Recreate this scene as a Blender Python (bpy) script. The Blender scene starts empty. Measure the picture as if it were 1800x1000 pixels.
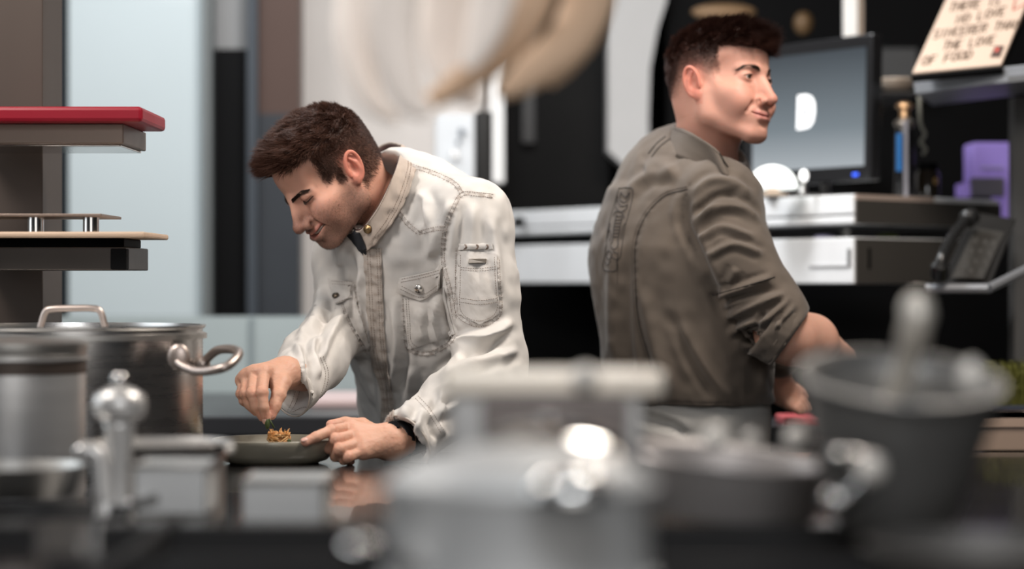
import bpy, bmesh, math, random
import numpy as np
from mathutils import Vector, Matrix
from mathutils.bvhtree import BVHTree
random.seed(7); RNG = np.random.default_rng(7)
SC = bpy.context.scene
COL = SC.collection
# ------------------------------------------------------------------ camera, world, lights, exposure
CAM_Z = 1.2; FPX = 4250.0; HY = 490.0
def P(px, py, Y):
    """point of the place seen at pixel (px, py), Y metres from the camera"""
    return Vector(((px-900.0)*Y/FPX, Y, CAM_Z-(py-HY)*Y/FPX))
cam = bpy.data.cameras.new('camera'); cam_o = bpy.data.objects.new('camera', cam); COL.objects.link(cam_o)
cam_o.location = (0, 0, CAM_Z); cam_o.rotation_euler = (math.pi/2, 0, 0)
cam.sensor_width = 36; cam.lens = 36*FPX/1800; cam.shift_y = (HY-500)/1800.0
cam.clip_start = 0.05; cam.clip_end = 60
cam.dof.use_dof = True; cam.dof.focus_distance = 4.02; cam.dof.aperture_fstop = 1.9; cam.dof.aperture_blades = 0
SC.camera = cam_o
w = bpy.data.worlds.new('world'); SC.world = w; w.use_nodes = True
w.node_tree.nodes['Background'].inputs[0].default_value = (0.80, 0.88, 1.0, 1)
w.node_tree.nodes['Background'].inputs[1].default_value = 0.04
SC.view_settings.view_transform = 'Standard'; SC.view_settings.look = 'None'
SC.view_settings.exposure = 0.0; SC.view_settings.gamma = 1.0; SC.view_settings.use_curve_mapping = False
def area(name, loc, target, sx, sy, power, color):
    l = bpy.data.lights.new(name, 'AREA'); l.shape = 'RECTANGLE'; l.size = sx; l.size_y = sy
    l.energy = power; l.color = color
    o = bpy.data.objects.new(name, l); COL.objects.link(o); o.location = loc
    o.rotation_euler = (Vector(target)-Vector(loc)).to_track_quat('-Z', 'Y').to_euler()
    return o
area('ceiling_light_key', (0.75, 3.6, 2.85), (-0.15, 4.1, 1.3), 0.8, 0.5, 44, (1.0, 0.91, 0.82))
area('ceiling_light_left', (-1.5, 2.9, 2.7), (-0.3, 4.2, 1.2), 0.7, 0.7, 34, (1.0, 0.93, 0.87))
area('ceiling_light_front', (0.0, 0.35, 2.5), (0.0, 1.95, 1.0), 0.9, 0.5, 17, (0.95, 0.97, 1.0))  # added fill from the camera side, brightens the foreground pans
area('ceiling_light_back', (-0.9, 5.6, 2.8), (-0.9, 6.8, 1.2), 1.6, 0.6, 20, (0.93, 0.97, 1.0))
area('ceiling_light_shelf', (-0.05, 4.9, 2.6), (0.35, 5.9, 1.3), 0.5, 0.4, 27, (0.97, 0.98, 1.0))
area('ceiling_light_right', (1.5, 3.3, 2.6), (0.45, 4.5, 1.5), 0.5, 0.5, 6, (1.0, 0.86, 0.74))
area('window_daylight_rear', (0.3, -1.0, 1.75), (0.1, 4.0, 1.2), 2.6, 1.5, 22, (1.0, 0.96, 0.92))  # added fill behind the camera, gives the metal something bright to reflect
area('window_daylight', (-2.4, 3.6, 1.9), (0, 4.0, 1.2), 1.6, 1.4, 17, (0.86, 0.94, 1.0))

# ------------------------------------------------------------------ helpers
def tag(o, label=None, cat=None, group=None, kind=None):
    if label: o['label'] = label
    if cat: o['category'] = cat
    if group: o['group'] = group
    if kind: o['kind'] = kind
    return o
def empty(name, loc=(0, 0, 0), label=None, cat=None, group=None):
    o = bpy.data.objects.new(name, None); COL.objects.link(o); o.location = loc
    o.empty_display_size = 0.05
    return tag(o, label, cat, group)
def parent(o, p):
    if p is not None:
        o.parent = p; o.matrix_parent_inverse = Matrix.Translation(-world_loc(p))
def world_loc(p):
    v = Vector(p.location)
    q = p
    while q.parent is not None:
        return Vector((0, 0, 0)) if q.type == 'MESH' and Vector(q.location).length == 0 else v
    return v
def dup(o, delta, newpar=None, label=None):
    c = o.copy(); COL.objects.link(c)
    if newpar is None:
        c.location = Vector(o.location)+Vector(delta)
    else:
        c.parent = newpar
    if label: c['label'] = label
    for ch in [x for x in bpy.data.objects if x.parent == o]:
        dup(ch, (0, 0, 0), c)
    return c

class MB:
    def __init__(s): s.v = []; s.f = []
    def add(s, vs, fs):
        n = len(s.v); s.v += [tuple(v) for v in vs]; s.f += [tuple(i+n for i in f) for f in fs]; return s
    def box(s, lo, hi, M=None):
        x0, y0, z0 = lo; x1, y1, z1 = hi
        vs = [Vector(p) for p in ((x0,y0,z0),(x1,y0,z0),(x1,y1,z0),(x0,y1,z0),(x0,y0,z1),(x1,y0,z1),(x1,y1,z1),(x0,y1,z1))]
        if M is not None: vs = [M @ v for v in vs]
        return s.add(vs, [(0,3,2,1),(4,5,6,7),(0,1,5,4),(1,2,6,5),(2,3,7,6),(3,0,4,7)])
    def prism(s, pts, d):
        """extrude polygon pts (3-D) by vector d"""
        n = len(pts); a = [Vector(p) for p in pts]; b = [p+Vector(d) for p in a]
        fs = [tuple(range(n)), tuple(range(2*n-1, n-1, -1))]
        for i in range(n): j = (i+1) % n; fs.append((i, i+n, j+n, j)[::-1] if False else (j, i, i+n, j+n))
        return s.add(a+b, fs)
    def lathe(s, prof, c, seg=48, axis=(0,0,1), close=False):
        ax = Vector(axis).normalized(); q = Vector((0,0,1)).rotation_difference(ax); c = Vector(c)
        vs = []; fs = []
        for r, z in prof:
            for i in range(seg):
                a = 2*math.pi*i/seg; vs.append(c+q @ Vector((max(r,1e-5)*math.cos(a), max(r,1e-5)*math.sin(a), z)))
        m = len(prof)
        for k in range(m-1 if not close else m):
            k2 = (k+1) % m
            for i in range(seg):
                j = (i+1) % seg; fs.append((k*seg+i, k*seg+j, k2*seg+j, k2*seg+i))
        if not close:
            if prof[0][0] > 1e-4: fs.append(tuple(range(seg-1, -1, -1)))
            if prof[-1][0] > 1e-4: fs.append(tuple((m-1)*seg+i for i in range(seg)))
        return s.add(vs, fs)
    def tube(s, pts, r, seg=10, flat=1.0, up=None):
        pts = [Vector(p) for p in pts]; n = len(pts)
        rs = r if isinstance(r, (list, tuple)) else [r]*n
        vs = []; fs = []; prev = None
        for i, p in enumerate(pts):
            t = (pts[min(i+1, n-1)]-pts[max(i-1, 0)]).normalized()
            if prev is None:
                a = Vector(up) if up is not None else (Vector((0,0,1)) if abs(t.z) < .9 else Vector((1,0,0)))
            else: a = prev
            u = (a-t*a.dot(t)).normalized(); w_ = t.cross(u); prev = u
            for k in range(seg):
                an = 2*math.pi*k/seg; vs.append(p+(u*math.cos(an)*flat+w_*math.sin(an))*rs[i])
        for i in range(n-1):
            for k in range(seg):
                j = (k+1) % seg; fs.append((i*seg+k, i*seg+j, (i+1)*seg+j, (i+1)*seg+k))
        fs += [tuple(range(seg-1, -1, -1)), tuple((n-1)*seg+k for k in range(seg))]
        return s.add(vs, fs)
    def ball(s, c, r, seg=20, rings=12, M=None):
        rr = r if isinstance(r, (list, tuple)) else (r, r, r)
        c = Vector(c); vs = []; fs = []
        for i in range(rings+1):
            th = math.pi*i/rings
            for j in range(seg):
                ph = 2*math.pi*j/seg
                d = Vector((rr[0]*max(math.sin(th),1e-4)*math.cos(ph), rr[1]*max(math.sin(th),1e-4)*math.sin(ph), rr[2]*math.cos(th)))
                vs.append(c+(M @ d if M is not None else d))
        for i in range(rings):
            for j in range(seg):
                k = (j+1) % seg; fs.append((i*seg+j, (i+1)*seg+j, (i+1)*seg+k, i*seg+k))
        return s.add(vs, fs)
    def build(s, name, mat, par=None, smooth=False, bevel=0, sub=0):
        me = bpy.data.meshes.new(name); me.from_pydata(s.v, [], s.f); me.update()
        bm = bmesh.new(); bm.from_mesh(me); bmesh.ops.recalc_face_normals(bm, faces=bm.faces); bm.to_mesh(me); bm.free()
        o = bpy.data.objects.new(name, me); COL.objects.link(o)
        me.materials.append(mat)
        if smooth:
            for p in me.polygons: p.use_smooth = True
            if smooth != 'all':
                me.set_sharp_from_angle(angle=math.radians(40))
        if bevel:
            b = o.modifiers.new('bevel', 'BEVEL'); b.width = bevel; b.segments = 2; b.limit_method = 'ANGLE'
        if sub:
            b = o.modifiers.new('sub', 'SUBSURF'); b.levels = sub; b.render_levels = sub
        parent(o, par)
        return o

def curve_pts(pts, n=8):
    """Catmull-Rom through pts"""
    pts = [np.array(p, float) for p in pts]; out = []
    q = [2*pts[0]-pts[1]]+pts+[2*pts[-1]-pts[-2]]
    for i in range(1, len(q)-2):
        for k in range(n):
            t = k/n; a, b, c, d = q[i-1], q[i], q[i+1], q[i+2]
            out.append(.5*((2*b)+(-a+c)*t+(2*a-5*b+4*c-d)*t*t+(-a+3*b-3*c+d)*t**3))
    out.append(pts[-1]); return out

_M = {}
def mat(name, color=(.5,.5,.5), rough=.5, metal=0.0, emit=None, estr=0, bump=0, bscale=200, var=0.06, vscale=8, coat=0,
        trans=0, ior=1.45, attr=None, sss=0, sheen=0, stretch=None, spec=.5, rvar=0.06):
    if name in _M: return _M[name]
    m = bpy.data.materials.new(name); m.use_nodes = True; nt = m.node_tree; b = nt.nodes['Principled BSDF']
    L = nt.links.new
    tc = nt.nodes.new('ShaderNodeTexCoord'); mp = nt.nodes.new('ShaderNodeMapping'); L(tc.outputs['Object'], mp.inputs[0])
    if stretch: mp.inputs['Scale'].default_value = stretch
    nz = nt.nodes.new('ShaderNodeTexNoise'); nz.inputs['Scale'].default_value = vscale; nz.inputs['Detail'].default_value = 5
    L(mp.outputs[0], nz.inputs['Vector'])
    mr = nt.nodes.new('ShaderNodeMapRange'); mr.inputs['To Min'].default_value = 1-var; mr.inputs['To Max'].default_value = 1+var
    L(nz.outputs[0], mr.inputs['Value'])
    mx = nt.nodes.new('ShaderNodeMix'); mx.data_type = 'RGBA'; mx.blend_type = 'MULTIPLY'; mx.inputs[0].default_value = 1
    mx.inputs[6].default_value = (*color, 1)
    if attr:
        at = nt.nodes.new('ShaderNodeAttribute'); at.attribute_name = attr; L(at.outputs['Color'], mx.inputs[6])
    L(mr.outputs[0], mx.inputs[7]); L(mx.outputs[2], b.inputs['Base Color'])
    rr = nt.nodes.new('ShaderNodeMapRange'); rr.inputs['To Min'].default_value = max(rough-rvar, 0.02); rr.inputs['To Max'].default_value = min(rough+rvar, 1)
    L(nz.outputs[0], rr.inputs['Value']); L(rr.outputs[0], b.inputs['Roughness'])
    b.inputs['Metallic'].default_value = metal; b.inputs['IOR'].default_value = ior
    b.inputs['Coat Weight'].default_value = coat; b.inputs['Transmission Weight'].default_value = trans
    b.inputs['Specular IOR Level'].default_value = spec
    if sss:
        b.inputs['Subsurface Weight'].default_value = sss; b.inputs['Subsurface Radius'].default_value = (1, .35, .2); b.inputs['Subsurface Scale'].default_value = .006
    if sheen: b.inputs['Sheen Weight'].default_value = sheen
    if emit: b.inputs['Emission Color'].default_value = (*emit, 1); b.inputs['Emission Strength'].default_value = estr
    if bump:
        n2 = nt.nodes.new('ShaderNodeTexNoise'); n2.inputs['Scale'].default_value = bscale; n2.inputs['Detail'].default_value = 3
        L(mp.outputs[0], n2.inputs['Vector'])
        bp = nt.nodes.new('ShaderNodeBump'); bp.inputs['Strength'].default_value = bump; bp.inputs['Distance'].default_value = .001
        L(n2.outputs[0], bp.inputs['Height']); L(bp.outputs[0], b.inputs['Normal'])
    _M[name] = m; return m
STEEL = mat('brushed_steel', (.56,.55,.54), .28, 1, bump=.15, bscale=60, stretch=(1,1,12))
STEEL_P = mat('polished_steel', (.62,.61,.60), .14, 1)
STEEL_S = mat('satin_steel', (.55,.54,.52), .4, 1)
STEEL_D = mat('dark_steel', (.085,.066,.056), .45, .5, stretch=(1,1,.2))
BLACK = mat('black_laminate', (.0035,.0035,.0038), .6, spec=.08)
BLACKG = mat('black_gloss', (.012,.012,.013), .16)
CAST = mat('cast_iron', (.02,.02,.021), .55, .3, bump=.4)
# ------------------------------------------------------------------ the room
def structure(name, mb, m, **k):
    o = mb.build(name, m, **k); o['kind'] = 'structure'; return o
WALLP = mat('warm_white_paint', (.60,.555,.52), .7, bump=.1)
structure('floor', MB().box((-2.6,-.5,-.1),(2.6,8.2,0)), mat('grey_floor_tile', (.10,.10,.10), .4))
structure('ceiling', MB().box((-2.6,1.2,3.0),(2.6,8.2,3.1)), mat('dark_ceiling', (.05,.05,.05), .8, spec=.15))
structure('wall_left', MB().box((-2.7,1.2,0),(-2.6,8.2,3.0)), mat('grey_paint', (.25,.25,.25), .8))
structure('wall_right', MB().box((2.6,1.2,0),(2.7,8.2,3.0)), mat('charcoal_paint', (.03,.03,.03), .8, spec=.15))
structure('wall_back', MB().box((-2.6,8.0,0),(2.6,8.2,3.0)), mat('black_paint', (.008,.008,.008), .8, spec=.15))
def slab(x0, x1, y0, y1, Y, th, m, name, kind='structure', par=None, **k):
    a = P(x0, y1, Y); b = P(x1, y0, Y)
    o = MB().box((a.x, Y, a.z), (b.x, Y+th, b.z)).build(name, m, par=par, **k)
    if kind: o['kind'] = kind
    return o
# white wall segment behind the first chef, stepping to the narrow bright jamb
slab(520, 862, -320, 720, 6.9, .15, WALLP, 'wall_passage')
slab(862, 886, -320, 320, 6.75, .3, mat('white_jamb', (.80,.79,.77), .5), 'trim_1')
# grey column whose lower end is cut on the slant
g = [P(1069,-320,7.0), P(1069,265,7.0), P(1110,303,7.0), P(1142,290,7.0), P(1140,210,7.0), P(1143,120,7.0), P(1156,50,7.0), P(1172,0,7.0), P(1180,-320,7.0)]
structure('trim_9', MB().prism(g, (0,.2,0)), mat('light_grey_paint', (.50,.49,.48), .7))
# left: dark band, frosted light panel, dark uprights
slab(60, 121, -320, 600, 6.6, .1, mat('blue_black_panel', (.012,.016,.019), .4, spec=.15), 'trim_2')
wn = slab(121, 356, -320, 556, 6.6, .06, mat('frosted_glass', (.42,.47,.485), .6, coat=.1, var=.10, vscale=1.4, emit=(.55,.68,.72), estr=.10), 'window_1')
slab(356, 372, -320, 556, 6.55, .1, mat('grey_trim', (.10,.11,.11), .5), 'trim_3')
slab(372, 434, 86, 556, 6.6, .1, BLACK, 'trim_10', 'structure')
slab(368, 436, -320, 86, 6.62, .1, mat('grey_lintel', (.20,.20,.20), .7), 'trim_11', 'structure')
slab(434, 452, -320, 556, 6.55, .1, mat('slate_trim', (.05,.058,.068), .4, spec=.15), 'trim_4')
slab(452, 527, 200, 560, 6.58, .1, mat('slate_panel', (.038,.042,.048), .35, spec=.15), 'trim_12', 'structure')
slab(452, 527, -320, 200, 6.58, .1, mat('brown_panel', (.075,.048,.040), .4, spec=.15), 'trim_13', 'structure')  # upper part coloured brown to imitate a reflection on the panel
# black panelling behind the passage and behind the second chef
slab(886, 1070, -320, 372, 7.2, .1, mat('black_door_paint', (.005,.0048,.0048), .5, spec=.10), 'door_1')
slab(918, 940, 40, 250, 7.15, .06, mat('black_door_rail', (.016,.015,.015), .4), 'trim_5')
slab(1172, 1900, -320, 760, 7.1, .1, BLACK, 'wall_black_panel', 'structure')
slab(880, 1180, 500, 900, 6.9, .1, BLACK, 'wall_low_panel', 'structure')
# glass backed low counter on the left
slab(60, 660, 556, 692, 6.05, .03, mat('sea_grey_glass', (.33,.38,.385), .3, var=.08, vscale=2), 'trim_6')
slab(438, 446, 558, 692, 6.04, .02, mat('glass_joint', (.22,.26,.27), .4), 'trim_7')
cb = empty('back_counter', (-.9, 5.5, 0), 'low black counter behind the chef in the pale jacket with pale glass upstand', 'counter')
MB().box((-2.2,5.0,.875),(-.12,6.04,.915)).build('worktop', mat('dark_worktop', (.03,.031,.035), .3), cb, bevel=.004)
MB().box((-2.2,5.05,0),(-.12,6.04,.875)).build('cabinet_body', BLACK, cb)
# pinkish board lying on that counter
o = MB().box((P(560,0,5.6).x, 5.35, .915), (P(662,0,5.6).x, 5.75, .933)).build('cutting_board', mat('pale_pink_plastic', (.62,.48,.47), .45), bevel=.004)
tag(o, 'pale pink cutting board lying on the low counter behind the pale jacket', 'cutting board')

# ------------------------------------------------------------------ switch plate, pendant cylinder
sp = empty('control_panel', P(805,290,6.88), 'white wall control plate with two round dials left of the black pendant', 'control panel')
slab(765, 833, 200, 330, 6.87, .03, mat('white_plastic', (.72,.74,.76), .35), 'plate', None, sp, bevel=.004)
for (cx, cy, r, m) in ((812,232,6,mat('grey_dial', (.12,.15,.19), .3)), (800,272,8,mat('chrome_dial', (.8,.8,.8), .1, 1)), (806,250,4,_M['grey_dial'])):
    c = P(cx, cy, 6.87); MB().lathe([(r*6.87/FPX,0),(r*6.87/FPX,.02),(r*.7*6.87/FPX,.026)], c, 20, (0,-1,0)).build('dial', m, sp, smooth=True)
pd = empty('pendant_lamp', P(850,330,6.2), 'black cylindrical pendant lamp on a thin cord before the white wall', 'lamp')
c = P(850,330,6.2); top = P(850,197,6.2)
MB().lathe([(.02,0),(.021,.0),(.0225,.004),(.0225,top.z-c.z-.004),(.019,top.z-c.z)], c, 24).build('lamp_shade', mat('matt_black_metal', (.018,.017,.016), .5), pd, smooth=True)
MB().tube([top, (top.x,top.y,3.0)], .006, 8).build('cord', mat('brown_cord', (.05,.038,.03), .6), pd, smooth=True)
MB().tube([c, P(852,420,6.2)], .006, 8).build('pull_cord', mat('brown_cord'), pd, smooth=True)

# ------------------------------------------------------------------ second kitchen block: shelf, drawer box, hanging from black wall
Ac = P(1500,345,5.2); Al = P(860,345,6.65); Ar = P(1757,345,5.6)
def hpoly(z0, z1, corner, left, right, name, mfront, par, inset=0.0):
    """a box whose two seen faces meet at the corner edge"""
    n1 = Vector((left.x-corner.x, left.y-corner.y, 0)); n2 = Vector((right.x-corner.x, right.y-corner.y, 0))
    u1 = n1.normalized(); u2 = n2.normalized()
    c0 = corner+u1*inset+u2*inset
    pts = [Vector((c0.x,c0.y,z0)), Vector((c0.x+n1.x,c0.y+n1.y,z0)), Vector((c0.x+n1.x+n2.x,c0.y+n1.y+n2.y,z0)), Vector((c0.x+n2.x,c0.y+n2.y,z0))]
    return MB().prism(pts, (0,0,z1-z0)).build(name, mfront, par, bevel=.003)
def zc(py, Y=5.2): return CAM_Z-(py-HY)*Y/FPX
sh = empty('monitor_shelf', (Ac.x, Ac.y, zc(392)), 'thick steel and white shelf with double front edge carrying the monitor', 'shelf')
WHT = mat('white_enamel', (.80,.81,.82), .32)
hpoly(zc(376), zc(341), Ac, Al, Ar, 'shelf_top', WHT, sh)
hpoly(zc(379), zc(376), Ac, Al, Ar, 'shadow_gap', mat('gap_grey', (.1,.1,.1), .6), sh, .012)
hpoly(zc(393), zc(379), Ac, Al, Ar, 'shelf_lip', WHT, sh)
sd = (Ar-Ac); sd.z = 0; un = Vector((sd.y,-sd.x,0)).normalized()
def facing(x0, x1, y0, y1, m, name, par, off=.004):
    """thin plate on the right hand face of the block, between pixel columns"""
    def on(px):
        # intersect the view column with the face line
        k = (px-900)/FPX; t = (k*Ac.y-Ac.x)/(sd.x-k*sd.y); return Ac+sd*t
    a, b = on(x0), on(x1)
    pts = [Vector((a.x,a.y,zc(y1))), Vector((b.x,b.y,zc(y1))), Vector((b.x,b.y,zc(y0))), Vector((a.x,a.y,zc(y0)))]
    pts = [p+un*off for p in pts]
    return MB().prism(pts, -un*(off-.0005)).build(name, m, par)
facing(1503, 1757, 350, 393, mat('brown_steel', (.085,.078,.070), .45, .3), 'end_plate', sh)  # dark plate paints the shade on the block's unlit end
facing(1503, 1640, 341, 351, mat('pale_wood_edge', (.45,.36,.31), .5), 'edge_strip', sh)
kn = MB().lathe([(.014,0),(.016,.006),(.016,.02),(.012,.024)], P(918,391,6.45), 20, (-.75,-.5,0)).build('knob', BLACKG, sh, smooth=True)
bx = empty('drawer_unit', (Ac.x, Ac.y, zc(500)), 'white fronted drawer unit hung below the monitor shelf', 'drawer unit')
A2 = Ac+Vector((0,0,0))
hpoly(zc(499), zc(417), A2, Al, P(1690,345,5.49), 'cabinet_body', mat('white_enamel'), bx)
facing(1503, 1688, 419, 498, mat('brown_steel'), 'end_plate', bx)  # same painted shade over the drawer unit's end
facing(1523, 1527, 436, 472, BLACK, 'slot_handle', bx, .006)
# drawer line and recessed slot on the white front
fd = (Al-Ac); fd.z = 0; fn = Vector((-fd.y, fd.x, 0)).normalized()
if fn.y > 0: fn = -fn
def onfront(px):
    k = (px-900)/FPX; t = (k*Ac.y-Ac.x)/(fd.x-k*fd.y); return Ac+fd*t
def frontplate(x0, x1, y0, y1, m, name, par, off=.004):
    a, b = onfront(x0), onfront(x1)
    pts = [Vector((a.x,a.y,zc(y1))), Vector((b.x,b.y,zc(y1))), Vector((b.x,b.y,zc(y0))), Vector((a.x,a.y,zc(y0)))]
    return MB().prism([p+fn*off for p in pts], -fn*(off-.0005)).build(name, m, par)
frontplate(1492, 1496, 437, 467, mat('slot_grey', (.12,.12,.12), .5), 'slot_handle', bx)
frontplate(1425, 1494, 466, 468, mat('seam_grey', (.45,.45,.46), .5), 'drawer_seam', bx)
MB().box((P(1482,0,5.6).x,5.6,zc(417)),(P(1494,0,5.6).x,5.65,zc(394))).build('support_post', STEEL_S, bx)
# black sheet standing in for the shade between shelf and drawer
slab(890, 1490, 392, 418, 6.7, .05, BLACK, 'trim_14', 'structure')
# small things lying on top of the drawer unit
for (x0,x1,h,m,lb) in ((1430,1470,6,mat('lilac_paper',(.45,.42,.62),.6),'small lilac paper slip lying in the gap above the white drawer'),
                       (1540,1580,9,mat('olive_cloth',(.10,.12,.03),.8),'olive green cloth scrap lying in the gap under the shelf')):
    Yq = 5.42 if x0 < 1500 else 5.45
    a = P(x0,417,Yq); b = P(x1,417,Yq); z = zc(417)
    n = 7; vs = []; fs = []
    mb = MB(); mb.ball(((a.x+b.x)/2, Yq, z+h*.0006), ((b.x-a.x)/2, .03, h*.0011), 14, 8)
    o = mb.build('cloth' if x0 > 1500 else 'paper_slip', m, smooth='all'); tag(o, lb, 'cloth' if x0 > 1500 else 'paper')

# ------------------------------------------------------------------ monitor
def quadplate(c4, th, m, name, par, bevel=0):
    c4 = [Vector(c) for c in c4]; n = (c4[1]-c4[0]).cross(c4[3]-c4[0]).normalized()
    if n.y < 0: n = -n
    return MB().prism(c4, n*th).build(name, m, par, bevel=bevel)
mo = empty('monitor', P(1440,338,5.6), 'black flat monitor showing a white letter D on grey screen', 'monitor')
YR, YL = 5.35, 5.66
def mq(px, py):   # point on the monitor plane under pixel (px,py)
    xr = P(1534,0,YR).x; xl = P(1308,0,YL).x
    k = (px-900)/FPX; t = (xl-k*YL)/(k*(YR-YL)-(xr-xl)); Y = YL+(YR-YL)*t
    return P(px, py, Y)
n_ = (mq(1534,60)-mq(1308,60)).cross(Vector((0,0,1))).normalized(); n_ = n_ if n_.y < 0 else -n_
quadplate([mq(1308,330), mq(1530,317), mq(1534,58), mq(1308,86)], .035, BLACKG, 'housing', mo, .004)
def scr_mat():
    m = bpy.data.materials.new('screen'); m.use_nodes = True; nt = m.node_tree; b = nt.nodes['Principled BSDF']
    tc = nt.nodes.new('ShaderNodeTexCoord'); sx = nt.nodes.new('ShaderNodeSeparateXYZ'); nt.links.new(tc.outputs['Generated'], sx.inputs[0])
    cr = nt.nodes.new('ShaderNodeValToRGB'); nt.links.new(sx.outputs[2], cr.inputs[0])
    e = cr.color_ramp.elements; e[0].position = 0; e[0].color = (.44,.48,.51,1); e[1].position = 1; e[1].color = (.045,.058,.068,1)
    x = e.new(.35); x.color = (.20,.24,.265,1)
    b.inputs['Base Color'].default_value = (.01,.01,.012,1); b.inputs['Roughness'].default_value = .25
    nt.links.new(cr.outputs[0], b.inputs['Emission Color']); b.inputs['Emission Strength'].default_value = .9
    return m
def shift(pts, d): return [p+n_*d for p in pts]
quadplate(shift([mq(1324,303), mq(1519,291), mq(1523,82), mq(1324,106)], .003), .003, scr_mat(), 'screen', mo)
# the letter D
dp = []
for (x, y) in [(1405,168),(1420,166),(1429,170),(1434,180),(1435,197),(1432,214),(1425,224),(1414,227),(1403,228)]: dp.append(mq(x,y))
MB().prism(shift(dp,.005), -n_*.0015).build('letter_d', mat('screen_white', (.8,.8,.8), .5, emit=(.8,.82,.84), estr=.75), mo)
MB().prism(shift([mq(1415,190), mq(1421,192), mq(1420,203), mq(1414,205)],.006), -n_*.001).build('letter_counter', mat('screen_grey', (.05,.05,.05), .5, emit=(.3,.33,.35), estr=.4), mo)
quadplate(shift([mq(1500,309.5), mq(1509,309), mq(1509,304), mq(1500,304.5)], .003), .002, mat('blue_led', (.02,.05,.5), .4, emit=(.05,.15,1), estr=1.5), 'power_light', mo)
for px in (1400, 1440): MB().tube([mq(px,320)-n_*.02, P(px-4,343,5.5)-n_*.03], .011, 10).build('stand_leg', STEEL_S, mo, smooth=True)
b0 = P(1420,343,5.52); MB().box((b0.x-.10,5.44,zc(341)),(b0.x+.08,5.64,zc(341)+.008)).build('stand_base', BLACKG, mo, bevel=.003)

# ------------------------------------------------------------------ glowing mushroom lamp and ball
lp = empty('table_lamp', P(1358,343,5.3), 'small glowing white mushroom lamp on pale base before the monitor', 'lamp')
c = P(1358,330,5.33); r = 44*5.33/FPX
pr = [(r*math.sin(a), .050*(math.cos(a))) for a in np.linspace(0.02, math.pi/2, 12)]
MB().lathe(pr+[(r*.94,-.003),(r*.5,.0)], c, 36).build('lamp_shade', mat('glowing_opal_glass', (.9,.9,.88), .3, emit=(.95,1,.96), estr=1.15), lp, smooth='all')
zb = zc(341)
MB().lathe([(.034,zb-c.z),(.034,zb-c.z+.004),(.014,zb-c.z+.010),(.012,-.002)], c, 24).build('base', mat('pale_beech', (.62,.48,.38), .5), lp, smooth=True)
o = MB().ball(P(1413,309,5.3), (.010,.010,.014)).build('glow_bulb', mat('bulb_glow', (.9,.9,.9), .3, emit=(1,1,.98), estr=1.3), smooth='all')  # small ball with its own emission
MB().tube([P(1413,320,5.3), Vector((P(1413,320,5.3).x,5.3,zb))], .003, 8).build('bulb_stem', STEEL_S, o, smooth=True)
tag(o, 'tiny round lit bulb on a thin stem right of the mushroom lamp', 'lamp')
# white vertical pole over the monitor
o = MB().box((P(1484,0,5.9).x,5.9,P(0,66,5.9).z),(P(1508,0,5.9).x,5.93,3.0)).build('wall_pole', mat('white_lacquer', (.72,.70,.67), .4), bevel=.003)
MB().box((P(1508,0,5.9).x,5.9,P(0,66,5.9).z),(P(1518,0,5.9).x,5.93,3.0)).build('side_strip', mat('tan_strip', (.22,.17,.13), .6), o)
tag(o, 'white upright pole reaching the ceiling above the monitor', 'pole')
# ------------------------------------------------------------------ upper right shelf, sign
us = empty('upper_shelf', P(1700,160,5.1), 'upper grey steel shelf on the right holding the handwritten sign', 'shelf')
YA, YB = 5.25, 4.95
def uq(px, py, t): return P(px, py, YA+(YB-YA)*t)
a0 = uq(1605,136,0); b0 = uq(1850,108,1.25); a1 = uq(1608,165,0); b1 = uq(1850,134,1.25)
MB().prism([a1, b1, b0, a0], (.1,.36,0)).build('shelf_board', mat('grey_steel_front', (.30,.31,.33), .42, .35), us, bevel=.002)
MB().prism([p+Vector((-.001,-.003,0)) for p in (uq(1690,154,.42), uq(1850,137,1.25), uq(1850,127,1.25), uq(1690,142,.42))], (0,.002,0)).build('label_slot', mat('slot_grey'), us)
slab(1783, 1812, 170, 660, 5.3, .06, mat('grey_post', (.10,.098,.095), .5, .3), 'support_post', None, us)
sg = empty('sign_board', P(1700,130,5.15), 'cream handwritten sign about love of food leaning on upper shelf', 'sign')
SO = P(1605,131,5.15); SU = P(1760,116,5.0)-SO; SV = P(1665,0,5.35)-SO
def sq(u, v): return SO+SU*u+SV*v
sn = SU.cross(SV).normalized(); sn = sn if sn.y < 0 else -sn
CREAM = mat('cream_card', (.56,.43,.34), .6, var=.06)
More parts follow.
